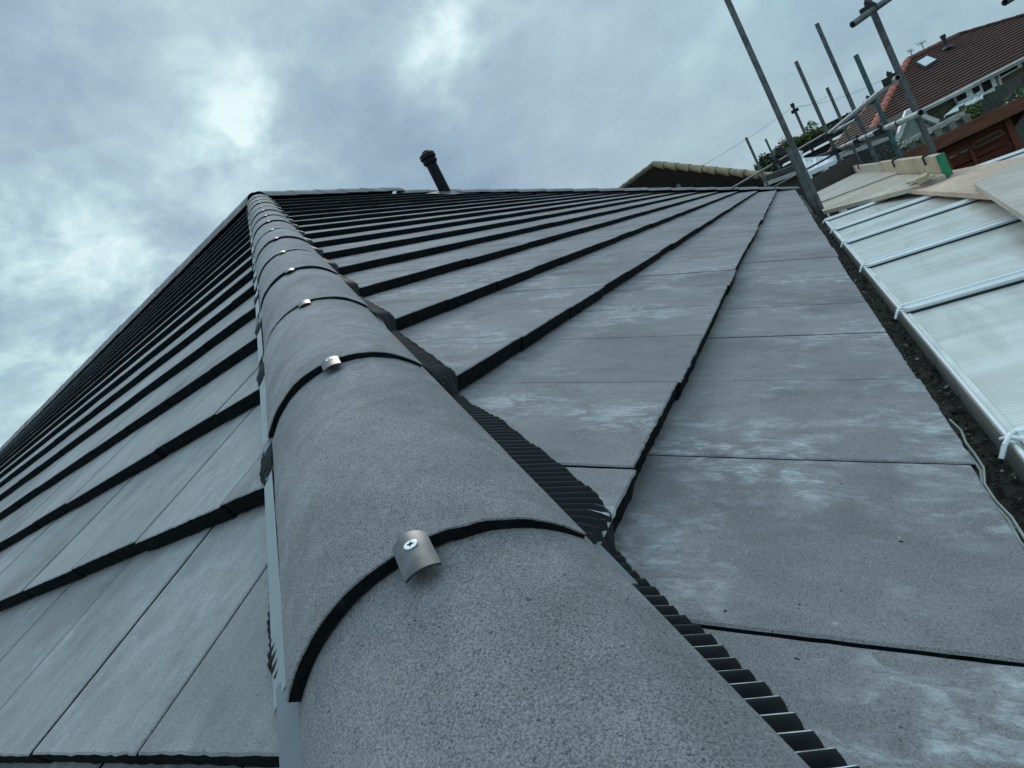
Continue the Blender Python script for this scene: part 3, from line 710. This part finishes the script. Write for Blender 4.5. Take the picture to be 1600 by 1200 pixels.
# --- lean-to greenhouse against it
gh=thing('greenhouse','white lean-to greenhouse with glazed roof against the red-brown bungalow','greenhouse',onwall(1500,170)*np.array([1,1,0])+Z*GZ)
t0,t1=onwall(1500,163,.12),onwall(1536,146,.12); b0_,b1_=atd(1477,183,21.0),atd(1534,155,21.0)
m=MB(); m.prism([b0_,b1_,t1,t0],-Z*.03); m.build('glazed_roof',simple('greenhouse_glass',(.72,.80,.80),.15,.08),gh)
m=MB()
for i in range(5): m.beam(t0+(t1-t0)*i/4+Z*.02,b0_+(b1_-b0_)*i/4+Z*.02,.05,.05)
m.beam(t0,t1,.07,.07); m.beam(b0_,b1_,.07,.07)
for q in (b0_,b1_,(b0_+b1_)/2): m.beam(q,q*np.array([1,1,0])+Z*GZ,.07,.07,up=FH)
m.beam(b0_+Z*-.8,b1_+Z*-.8,.05,.05); m.build('frame',MT['white'],gh)
# --- fences and planting in front of it
MT['fencewood']=wood('grey_fence_wood',(.075,.08,.07),(.13,.135,.12),(3,3,.6))
def pickets(A_,B_,h,name,label,cat,w=.13,mat=None,gap=.003,th=.02,topj=.03,cap=False):
    A_=np.asarray(A_,float);B_=np.asarray(B_,float)
    L=np.linalg.norm(B_-A_); d=unit(B_-A_); nrm_=np.cross(d,Z); t=thing(name,label,cat,(A_+B_)/2*np.array([1,1,0])+Z*GZ)
    m=MB(); n=int(L/w)
    for i in range(n):
        p=A_+d*(w*(i+.5)); hh=h+random.uniform(-topj,topj)
        zb=min(GZ,A_[2]-h)
        c=np.array([p[0],p[1],(A_[2]+ (B_[2]-A_[2])*i/n +zb)/2+random.uniform(-topj,topj)]); m.box(c,d*(w/2-gap),nrm_*th/2*random.uniform(.7,1.2),Z*((A_[2]+(B_[2]-A_[2])*i/n-zb)/2))
    m.build('panel',mat or MT['fencewood'],t)
    m=MB()
    for i in range(int(L/1.8)+1):
        p=A_+d*min(L,1.8*i); p2=p.copy(); p2[2]=GZ; m=MB(); m.beam(p2,p+Z*.08,.1,.1,up=nrm_); m.build('post',mat or MT['fencewood'],t)
    m=MB()
    if cap: m.beam(A_+Z*.02,B_+Z*.02,.12,.05); m.build('rail',MT['white_dirty'],t)
    return t
def leaves(m,c,rad,n,size,rg,mi=(0,1,2),flat=1.):
    for i in range(n):
        while True:
            q=np.array([rg.uniform(-1,1) for _ in range(3)])
            if q@q<1 and (q@q>.25 or rg.random()<.4): break
        b=noise.noise(Vector((q[0]*2+c[0],q[1]*2+c[1],q[2]*2)))
        if b<-.22: continue
        p=np.asarray(c)+q*np.asarray(rad)*(1+.35*b); a=unit([rg.uniform(-1,1) for _ in range(3)]); e=unit(np.cross(a,[rg.uniform(-1,1) for _ in range(3)])); s=size*rg.uniform(.6,1.4)
        m.add([p-a*s,p+e*s*.5,p+a*s,p-e*s*.5],[(0,1,2,3)],rg.choice(mi))
LG=[simple('leaf_dark',(.025,.045,.018),.7,.4,4),simple('leaf_mid',(.055,.085,.03),.7,.4,4),simple('leaf_light',(.14,.16,.045),.7,.4,4),simple('blossom',(.6,.62,.55),.8,.1,4)]
pickets(atd(1446,196,16.5),atd(1504,170,16.5),1.9,'fence','weathered vertical board fence left of the ivy clump, before the red-brown bungalow','fence')
pickets(atd(1504,170,16.45),atd(1562,139,16.45),1.9,'fence','weathered grey board fence right of the ivy clump under the greenhouse','fence')
rg=random.Random(21)
def shrub(name,label,cat,c,rad,n,size,mi,stem=True,group=None):
    t=thing(name,label,cat,(c[0],c[1],GZ),group); m=MB(); leaves(m,c,rad,n,size,rg,mi); m.build('foliage',LG,t,fix=False)
    m=MB(); m.tube((c[0],c[1],GZ),c,.05,7,0,.02)
    for i in range(4): m.tube(c-Z*rad[2]*.6,np.asarray(c)+np.array([rg.uniform(-.7,.7)*rad[0],rg.uniform(-.7,.7)*rad[1],rg.uniform(0,.7)*rad[2]]),.02,5,0,.008)
    m.build('stem',simple('bark',(.06,.045,.03),.9),t); return t
shrub('climbing_shrub','yellow-green ivy clump spilling over the board fence behind the brown shed','shrub',atd(1511,180,15.9),(.42,.3,.2),2400,.035,(2,2,1))
shrub('flowering_bush','white-flowered green bush above the grey planter at the right edge','bush',atd(1592,158,11.2),(.2,.2,.17),1500,.025,(0,1,1,3))
# horizontal slatted fence at far right
t=thing('slatted_fence','dark horizontal slatted fence at the right under the long narrow window','fence',atd(1585,150,15.5)*np.array([1,1,0])+Z*GZ)
a,b=atd(1560,139,15.5),atd(1640,100,15.5)
for i in range(9):
    m=MB(); m.beam(a-Z*.16*i,b-Z*.16*i,.03,.11); m.build('slat',MT['fencewood'],t)
m=MB(); 
for f in (0,.5,1): 
    p=a+(b-a)*f; m.beam(p*np.array([1,1,0])+Z*GZ,p+Z*.08,.08,.08,up=FH)
m.build('post',MT['fencewood'],t)
# planter box
t=thing('planter_box','grey timber planter with pale rim right of the brown shed','planter',atd(1595,200,10.5)*np.array([1,1,0])+Z*GZ)
a,b=atd(1580,184,10.6),atd(1640,154,10.6); c_,d_=b+FH*.5,a+FH*.5
m=MB(); 
for p0,p1 in ((a,b),(b,c_),(c_,d_),(d_,a)): m.beam(p0,p1,.1,.06)
m.build('rim',simple('pale_timber',(.36,.37,.34),.8,.2,8),t)
m=MB(); m.prism([p-Z*.55 for p in (a,b,c_,d_)],Z*.52); m.build('box',MT['fencewood'],t)
m=MB()
for p in (a,b,c_,d_): m.beam(p*np.array([1,1,0])+Z*GZ,p-Z*.5,.1,.1,up=FH)
m.build('leg',MT['fencewood'],t)
# --- brown timber shed
SH=simple('shed_roof_edge',(.165,.058,.03),.7,.35,3,stretch=(1,1,6)); SHW=wood('red_brown_cladding',(.14,.034,.016),(.21,.056,.025),(1,1,9))
sz=-.12; s0=atz(1395,250,sz); s1=atz(1577,163,sz); sd=unit(s1-s0); sn=np.cross(Z,sd); sn=sn if sn@FH>0 else -sn
shd=thing('garden_shed','red-brown timber garden shed with a slit window, behind the white conservatory bar','shed',((s0+s1)/2+sn*1.2)*np.array([1,1,0])+Z*GZ)
m=MB(); m.prism([s0-sn*.18+sd*-.1,s1-sn*.18+sd*.12,s1+sn*2.5+sd*.12-Z*.42,s0+sn*2.5-sd*.1-Z*.42],Z*.03); m.build('roof',simple('shed_felt',(.09,.07,.06),.9,.3,6),shd)
m=MB(); m.beam(s0-sn*.19-Z*.05,s1-sn*.19+sd*.12-Z*.05,.03,.16); m.beam(s1+sd*.13-sn*.18-Z*.05,s1+sd*.13+sn*2.5-Z*.47,.03,.16); m.build('fascia',SH,shd)
m=MB(); q=s1-sd*.1
m.prism([(s0)*np.array([1,1,0])+Z*GZ,q*np.array([1,1,0])+Z*GZ,(q+sn*2.3)*np.array([1,1,0])+Z*GZ,(s0+sn*2.3)*np.array([1,1,0])+Z*GZ],Z*(sz-GZ-.5)); wallS=m.build('wall',SHW,shd)
m=MB()
for i in range(17):
    z=sz-.14-i*.15; m.hexa([s0+Z*(z-sz)-sn*.004,q+Z*(z-sz)-sn*.004,q+Z*(z-sz)+sn*.0,s0+Z*(z-sz)+sn*.0,s0+Z*(z-sz+.13)-sn*.018,q+Z*(z-sz+.13)-sn*.018,q+Z*(z-sz+.13),s0+Z*(z-sz+.13)])
m.build('cladding',SHW,shd)
def onshed(px,py,off): d=ray(px,py); P0=s0-sn*off; return C+d*((sn@(P0-C))/(sn@d))
q4=[onshed(*p,.03) for p in ((1519,224),(1563,203.5),(1566,210),(1523,232))]
m=MB(); m.prism(q4,-sn*.012); wn=m.build('window',simple('shed_glass',(.035,.045,.04),.15,.2),shd)
m=MB(); 
for i in range(4): m.beam(q4[i]-sn*.02,q4[(i+1)%4]-sn*.02,.03,.03)
m.build('frame',SH,wn)
m=MB()
for px in (1519,1478): 
    p=onshed(px,240,.02); m.beam(p*np.array([1,1,0])+Z*(sz-.25),p*np.array([1,1,0])+Z*GZ,.04,.06,up=sn)
p0,p1=onshed(1475,246,.02),onshed(1519,226,.02); m.beam(p0,p1,.04,.05)
SHD=simple('shed_trim',(.15,.038,.019),.7,.35,3)
m.build('door',SHD,shd)
p=s1-sd*.08-sn*.02; m=MB(); m.beam(p*np.array([1,1,0])+Z*GZ,p-Z*.1,.07,.09,up=sn); m.build('corner_post',SHD,shd)
# --- coping-block garden wall
t=thing('garden_wall','low concrete garden wall with broken pale coping blocks, behind the brown shed roof','wall',atd(1460,215,13)*np.array([1,1,0])+Z*GZ)
a,b=atd(1401,231,13.2),atd(1515,190,13.2); b[2]=a[2]
m=MB(); m.beam(a*np.array([1,1,0])+Z*(a[2]+GZ)/2,b*np.array([1,1,0])+Z*(a[2]+GZ)/2,.15,a[2]-GZ-.06); m.build('panel',simple('concrete_panel',(.16,.16,.13),.9,.5,5,bump=.5),t)
f=0
while f<.97:
    g_=min(1,f+random.uniform(.09,.2)); m=MB(); m.beam(a+(b-a)*f,a+(b-a)*(g_-.02),.24,.10); m.build('coping_block',simple('pale_coping',(.42,.42,.38),.9,.25,8) if f==0 else bpy.data.materials['pale_coping'],t); f=g_+(.02 if random.random()<.6 else .05)
for f in (.12,.3,.5,.7,.9):
    p=a+(b-a)*f-FH*.1; m=MB(); m.beam(p*np.array([1,1,0])+Z*GZ,p-Z*.02,.14,.14,up=FH); m.build('post',bpy.data.materials['concrete_panel'],t)
# --- white arbour / little gabled summerhouse
sm=thing('summerhouse','small pale-green gabled summerhouse seen between two scaffold poles','summerhouse',atd(1418,215,15.5)*np.array([1,1,0])+Z*GZ)
gl,gr,ga=atd(1405,216,15.3),atd(1452,193,15.3),atd(1418,199,15.3); gr[2]=gl[2]; ga=(gl+gr)/2+Z*.42
m=MB(); m.prism([gl,gr,gr*np.array([1,1,0])+Z*GZ,gl*np.array([1,1,0])+Z*GZ],FH*1.6); m.prism([gl,gr,ga],FH*1.6); m.build('wall',simple('pale_green_boards',(.24,.30,.26),.8,.2,5),sm)
m=MB(); m.beam(gl-unit(gr-gl)*.15-FH*.05-Z*.07,ga-FH*.05+Z*.04,.1,.09,up=FH); m.beam(gr+unit(gr-gl)*.15-FH*.05-Z*.07,ga-FH*.05+Z*.04,.1,.09,up=FH); m.build('bargeboard',MT['white_dirty'],sm)
m=MB(); 
for p in (gl,gr): m.prism([p-Z*.08+Z*.03,ga+Z*.03,ga+FH*1.7+Z*.03,p+FH*1.7-Z*.05],Z*.05)
m.build('roof',simple('summerhouse_felt',(.06,.065,.06),.9),sm)
# white verandah beams left of it
m=MB(); m.beam(atd(1395,206,17),atd(1434,188,17),.1,.12); m.beam(atd(1397,213,17),atd(1430,197,17),.1,.05)
for px,py in ((1397,207),(1420,196)):
    p=atd(px,py,17); m.beam(p,p*np.array([1,1,0])+Z*GZ,.09,.09,up=FH)
tag(m.build('pergola',MT['white_dirty'],None),'white painted pergola beam under the near guard rail','pergola')
# --- neighbour garage with pale gutter line
gg=thing('garage','dark flat-roofed garage with a pale gutter edge behind the scaffold boards','garage',atd(1320,270,17)*np.array([1,1,0])+Z*GZ)
a=atd(1195,287,18); b=atd(1392,214,18.); b[2]=a[2]=(a[2]+b[2])/2
a=atd(1195,288,16.5); b=atd(1392,214.5,15.0)
m=MB(); m.beam(a,b,.16,.09); m.build('gutter',simple('pale_gutter',(.38,.40,.39),.6,.2,8),gg)
m=MB(); m.beam(a+Z*.13+FH*.05,b+Z*.13+FH*.05,.1,.10); m.build('fascia',simple('dark_fascia',(.05,.05,.05),.7),gg)
bk=unit(np.cross(Z,b-a)); bk=bk if bk@FH>0 else -bk
m=MB(); m.prism([a-Z*.05+bk*.15,b-Z*.05+bk*.15,b*np.array([1,1,0])+Z*GZ+bk*.15,a*np.array([1,1,0])+Z*GZ+bk*.15],bk*4.5); m.build('wall',simple('shaded_blockwork',(.05,.048,.045),.95,.4,3),gg)  # the wall's shade is put into its dark colour
m=MB(); m.prism([a+Z*.17,b+Z*.17,b+Z*.17+bk*1.2,a+Z*.17+bk*1.2],Z*.02); m.build('roof',simple('garage_felt',(.07,.072,.07),.9,.4,2),gg)
# long dark timber fence in front of the garage
t=thing('close_board_fence','dark fence below the garage gutter, seen behind the toe board','fence',atd(1370,260,13.5)*np.array([1,1,0])+Z*GZ)
a2,b2=atd(1310,262,12.8),atd(1400,224,12.8)
for i in range(6):
    m=MB(); m.beam(a2-Z*(.02+.3*i),b2-Z*(.02+.3*i),.04,.27); m.build('rail_board',simple('dark_fence',(.035,.038,.038),.9,.5,3) if i==0 else bpy.data.materials['dark_fence'],t)
shrub('bare_shrub','tangle of grey twiggy stems behind the toe board','shrub',atd(1388,245,11.5),(.5,.5,.22),420,.022,(0,0,1))
# --- white conservatory roof further on
cw=thing('conservatory','distant white hipped conservatory roof with a finial, behind the two close scaffold poles','conservatory',atd(1280,262,14.5)*np.array([1,1,0])+Z*GZ)
t0,t1=atd(1256,251.5,13.6),atd(1308,246.5,14.6); b0,b1=atd(1261,273,12.4),atd(1312,250,12.9)
GW=simple('opal_glazing',(.74,.80,.83),.3,.06,4)
m=MB(); m.prism([b0,b1,t1,t0],-Z*.04); m.build('glazed_roof',GW,cw)
m=MB()
m.beam(t0,t1,.09,.09)
for f in (0,.3,.62,1): m.beam(t0+(t1-t0)*f+Z*.02,b0+(b1-b0)*f+Z*.02,.06,.06)
m.beam(b0,b1,.08,.08); m.tube(t0,t0+Z*.28,.035,8,0,.012); m.tube(t0+Z*.16,t0+Z*.2,.055,8); m.build('frame',MT['white'],cw)
m=MB()
for p in (b0,b1,(b0+b1)/2): m.beam(p,p*np.array([1,1,0])+Z*GZ,.1,.1,up=FH)
m.beam(b0-Z*1.4,b1-Z*1.4,.08,.08); m.build('window_frame',MT['white'],cw)

# --- brown bungalow roof behind on the left of the scaffold
bh=thing('bungalow','dark brown tiled hipped bungalow with mortar-capped ridge, just beyond our roof','house',atd(1100,320,24)*np.array([1,1,0])+Z*GZ)
BP=atd(1020,255,19.5); BL=atd(900,327,25); BL[2]=BP[2]; BR=atd(1236,277,16.5)
ez=BR[2]; BE=BP+ (BL-BP)*.0; 
dirL=unit((BL-BP)*np.array([1,1,0])); 
BLe=BR+dirL*14; BLe[2]=ez
MT['brownroof']=tiled('dark_brown_roof_tiles',(.028,.024,.02),(.045,.038,.032),(.07,.06,.048),.1,0)
m=MB(); roofcourses(m,BR,BLe,BP,BP+dirL*9,22,.05,0,26); m.build('roof',MT['brownroof'],bh)
m=MB(); BR2=BR+FH*8
m.prism([BR,BR2,BP],-Z*.05); m.build('roof',MT['brownroof'],bh)
MCAP=simple('mortar_capped_tiles',(.30,.235,.15),.9,.35,6,bump=.6,bscale=30)
n=int(np.linalg.norm(BP-BR)/.42); m=MB()
for i in range(n):
    p0=BR+(BP-BR)*i/n; p1=BR+(BP-BR)*(i+1)/n; m.tube(p0-Z*.03,p1-Z*.01,.112,8,0,.078)
m.build('hip_tiles',MCAP,bh)
m=MB(); LL=8.5; n=int(LL/.45)
for i in range(n):
    p0=BP+dirL*LL*i/n; p1=BP+dirL*LL*(i+1)/n; m.tube(p0-Z*.04,p1-Z*.04,.085,8,0,.07)
m.build('ridge_tiles',simple('mossy_ridge',(.15,.135,.09),.9,.4,6),bh)
q=BR+(BP-BR)*.0; m=MB(); pb=atd(1060,290,17.2); m.tube(pb-Z*.4,pb+Z*.03,.05,8); m.build('flue',simple('grey_flue',(.14,.15,.15),.7),bh)
m=MB(); wz=lambda p:p*np.array([1,1,0])+Z*GZ
m.prism([wz(BR+dirL*.4),wz(BLe),wz(BLe+FH*6),wz(BR2)],Z*(ez-GZ-.1)); m.build('wall',MT['brickwall'],bh)
# --- ivy-topped dark roof between
ih=thing('bungalow','dark weathered roof with ivy creeping along its top, left of the red-brown bungalow','house',atd(1270,260,30)*np.array([1,1,0])+Z*GZ)
p=[(1216,250),(1219,238),(1226,224),(1242,216),(1262,208),(1282,201),(1302,189)]
DI=31.
apx=atd(1305,187,DI+2.5); lft=atd(1226,226,DI+1); bl=atd(1212,262,DI-1); br=atd(1345,222,DI-3)
m=MB(); IVR=tiled('weathered_dark_roof',(.035,.03,.026),(.055,.047,.04),(.08,.07,.058),.12,0)
bl2=bl.copy(); br2=atd(1420,182,DI-3); br2[2]=bl2[2]
roofcourses(m,bl2,br2,lft,atd(1380,150,DI+2.5),16,.05); m.build('roof',IVR,ih)
m=MB(); m.prism([wz(bl2+FH*.4),wz(br2+FH*.4),wz(br2+FH*7),wz(bl2+FH*7)],Z*(bl2[2]-GZ-.1)); m.build('wall',simple('dark_gable',(.06,.052,.045),.95,.2,1),ih)
t=ih
m=MB()
for i in range(14):
    f=i/13; x=1218+f*72; y=229-f*27 if f>.1 else 236-f*90
    c=atd(x,y+3,DI-.6); leaves(m,c,(.38,.4,.22),230,.06,rg,(1,1,2,2))
for x,y,r in ((1268,199,.38),(1229,226,.5)):
    leaves(m,atd(x,y,DI-.5),(r*.8,r*.8,r*.8),260,.06,rg,(1,2))
tag(m.build('ivy',LG,None,fix=False),'green ivy and moss along the top of the dark roof by the telegraph pole','ivy')
m=MB(); m.beam(atd(1215,245,DI-1.5),atd(1215,233,DI-1.5),.35,.35,up=FH); m.build('chimney_pot',simple('dark_pot',(.03,.025,.025),.8),ih)
shrub('distant_tree','small distant green tree at the left end of the dark roof','tree',atd(1201,262,40),(.7,.7,.9),1400,.12,(0,1,0))
# --- telegraph pole and wires
tp=thing('telegraph_pole','grey timber telegraph pole rising behind the ivy-topped roof','telegraph pole',atd(1262,210,36)*np.array([1,1,0])+Z*GZ)
a=atd(1238,164,36); m=MB(); m.tube((a[0],a[1],GZ),a,.085,10,0,.07); m.build('pole',simple('pole_wood',(.13,.11,.095),.9,.3,6,stretch=(1,1,.2)),tp)
m=MB(); m.tube(a-Z*.1,a+Z*.08,.1,10); m.tube(a-Z*.31,a-Z*.25,.18,10)
for i in range(8):
    an=i*.785; q=a-Z*.28+RH*.17*math.cos(an)+FH*.17*math.sin(an); q2=a-Z*.28+RH*.17*math.cos(an+.785)+FH*.17*math.sin(an+.785); m.tube(q,q2,.03,6); m.tube(q-Z*.03,q-Z*.14,.035,6)
m.build('insulator_ring',MT['coupler'],tp)
def wire(a,b,sag,label):
    m=MB(); pts=[a+(b-a)*i/14-Z*sag*4*(i/14)*(1-i/14) for i in range(15)]; m.curve(pts,.008,5); tag(m.build('overhead_wire',simple('wire',(.16,.18,.2),.6) if 'wire' not in bpy.data.materials else bpy.data.materials['wire'],None),label,'wire',None)
wt=a-Z*.1
wire(wt,atd(1080,268,34),.12,'overhead wire running from the telegraph pole down to the left')
wire(wt,atd(1300,146,30),.15,'overhead wire running right from the telegraph pole, upper strand')
wire(wt-Z*.05,atd(1440,88,27),.4,'overhead wire sagging from the telegraph pole to the aerials of the red-brown bungalow')
# ------------------------------------------------------------------ sky
w=bpy.data.worlds.new('World'); sc.world=w; w.use_nodes=True; nt=w.node_tree; N=nt.nodes; L=nt.links
bg=N['Background']; bg.inputs['Strength'].default_value=.1
sund=unit(ray(430,-100)); sun_el=math.asin(sund[2]); 
sky=N.new('ShaderNodeTexSky'); sky.sky_type='NISHITA'; sky.sun_disc=False; sky.sun_elevation=sun_el; sky.sun_rotation=math.atan2(sund[0],sund[1]); sky.air_density=1.2; sky.dust_density=2
tc=N.new('ShaderNodeTexCoord')
def wn(ty,**k):
    n=N.new(ty)
    for a_,b_ in k.items(): setattr(n,a_,b_)
    return n
def wmath(op,a_,b_=0,clamp=False):
    m_=wn('ShaderNodeMath',operation=op); m_.use_clamp=clamp
    for v_,i_ in ((a_,0),(b_,1)):
        if isinstance(v_,(int,float)): m_.inputs[i_].default_value=v_
        else: L.new(v_,m_.inputs[i_])
    return m_.outputs[0]
def wramp(fac,stops):
    r=wn('ShaderNodeValToRGB'); e=r.color_ramp.elements
    while len(e)<len(stops): e.new(.5)
    for x,(p_,c_) in zip(e,stops): x.position=p_; x.color=(c_,c_,c_,1) if isinstance(c_,(int,float)) else (*c_,1)
    L.new(fac,r.inputs[0]); return r.outputs[0]
def wmix(a_,b_,f_,mode='MIX'):
    m_=wn('ShaderNodeMix',data_type='RGBA',blend_type=mode)
    for v_,i_ in ((f_,0),(a_,6),(b_,7)):
        if isinstance(v_,(int,float)): m_.inputs[i_].default_value=v_
        elif isinstance(v_,(tuple,list)): m_.inputs[i_].default_value=(*v_,1)
        else: L.new(v_,m_.inputs[i_])
    return m_.outputs[2]
# clouds on a flat layer: project direction onto a plane so they flatten toward the horizon
sx=wn('ShaderNodeSeparateXYZ'); L.new(tc.outputs['Generated'],sx.inputs[0])
zz=wmath('MAXIMUM',wmath('ADD',sx.outputs[2],.55),.08)
cx=wn('ShaderNodeCombineXYZ'); L.new(wmath('DIVIDE',sx.outputs[0],zz),cx.inputs[0]); L.new(wmath('DIVIDE',sx.outputs[1],zz),cx.inputs[1])
def wnoise(scale,det,rough,dist,loc=(0,0,0),sc_=(1,1,1)):
    mp=wn('ShaderNodeMapping'); mp.inputs['Location'].default_value=loc; mp.inputs['Scale'].default_value=sc_; L.new(cx.outputs[0],mp.inputs[0])
    n=wn('ShaderNodeTexNoise'); n.inputs['Scale'].default_value=scale; n.inputs['Detail'].default_value=det; n.inputs['Roughness'].default_value=rough; n.inputs['Distortion'].default_value=dist; L.new(mp.outputs[0],n.inputs['Vector']); return n.outputs['Fac']
n1=wnoise(2.6,8,.56,.25,(11.3,4.7,0)); n2=wnoise(8.5,9,.62,.2,(7,2,0)); n3=wnoise(1.4,3,.5,0,(1.7,5,0))
def spot(px,py,width,amp):
    d=unit(ray(px,py)); v=wn('ShaderNodeVectorMath',operation='DOT_PRODUCT'); v.inputs[1].default_value=tuple(float(q) for q in d)
    nrm_=wn('ShaderNodeVectorMath',operation='NORMALIZE'); L.new(tc.outputs['Generated'],nrm_.inputs[0]); L.new(nrm_.outputs[0],v.inputs[0])
    k=wmath('MULTIPLY',wmath('SUBTRACT',v.outputs['Value'],1),1/width); return wmath('MULTIPLY',wmath('EXPONENT',k),amp)
cov=wmath('ADD',wmath('MULTIPLY',n1,.62),wmath('MULTIPLY',n2,.55)); cov=wmath('SUBTRACT',cov,.085)
br=None
for s_ in ((378,172,.0011,.19),(345,225,.0015,.10),(300,60,.03,.05),(708,66,.0007,.17),(680,115,.0010,.09),(705,12,.0014,.08),(880,40,.004,.05),(40,440,.012,.09),(110,500,.02,.05),(120,330,.008,.05),(1000,150,.03,-.04),(40,170,.010,-.05),(180,200,.006,-.06),(850,230,.012,-.05),(560,200,.015,-.04),(200,640,.02,.04),(1350,60,.05,.01)):
    q=spot(*s_); br=q if br is None else wmath('ADD',br,q)
val=wmath('ADD',cov,wmath('MULTIPLY',br,wmath('ADD',wmath('MULTIPLY',wmath('SUBTRACT',n2,.5),3.2),1.)))
cloud=wramp(val,[(.30,(2.75,3.95,5.1)),(.44,(3.4,4.75,5.85)),(.57,(4.3,6.0,6.8)),(.69,(5.7,7.7,8.2)),(.84,(7.9,9.7,9.8))])
hue=wramp(n3,[(.35,(.99,1.01,1.0)),(.65,(1.015,.99,1.01))]); cloud=wmix(cloud,hue,1.,'MULTIPLY')
skyc=wmix(sky.outputs[0],(3.1,5.0,6.2),.85)
gapf=wramp(wmath('ADD',wnoise(1.1,5,.55,.3,(9,4,0)),spot(1250,90,.06,.16)),[(.5,0),(.66,1)])
tot=wmix(cloud,skyc,wmath('MULTIPLY',gapf,.42))
# unseen sky overhead boosted to put more light on the tiles
ov=wramp(sx.outputs[2],[(0.,.97),(.58,1.0),(.95,2.3)]); tot=wmix(tot,ov,1.,'MULTIPLY')
L.new(tot,bg.inputs['Color'])
sl=bpy.data.lights.new('sun','SUN'); sl.energy=.9; sl.angle=math.radians(14); sl.color=(1,.97,.93); so=bpy.data.objects.new('sun',sl); COL.objects.link(so)
so.rotation_euler=Vector([float(a_) for a_ in sund]).to_track_quat('Z','Y').to_euler()
# ------------------------------------------------------------------ render settings
sc.view_settings.view_transform='Standard'; sc.view_settings.look='None'; sc.view_settings.exposure=0; sc.view_settings.gamma=1
sc.render.engine='CYCLES'; sc.render.resolution_x=1024; sc.render.resolution_y=768
sc.cycles.max_bounces=5
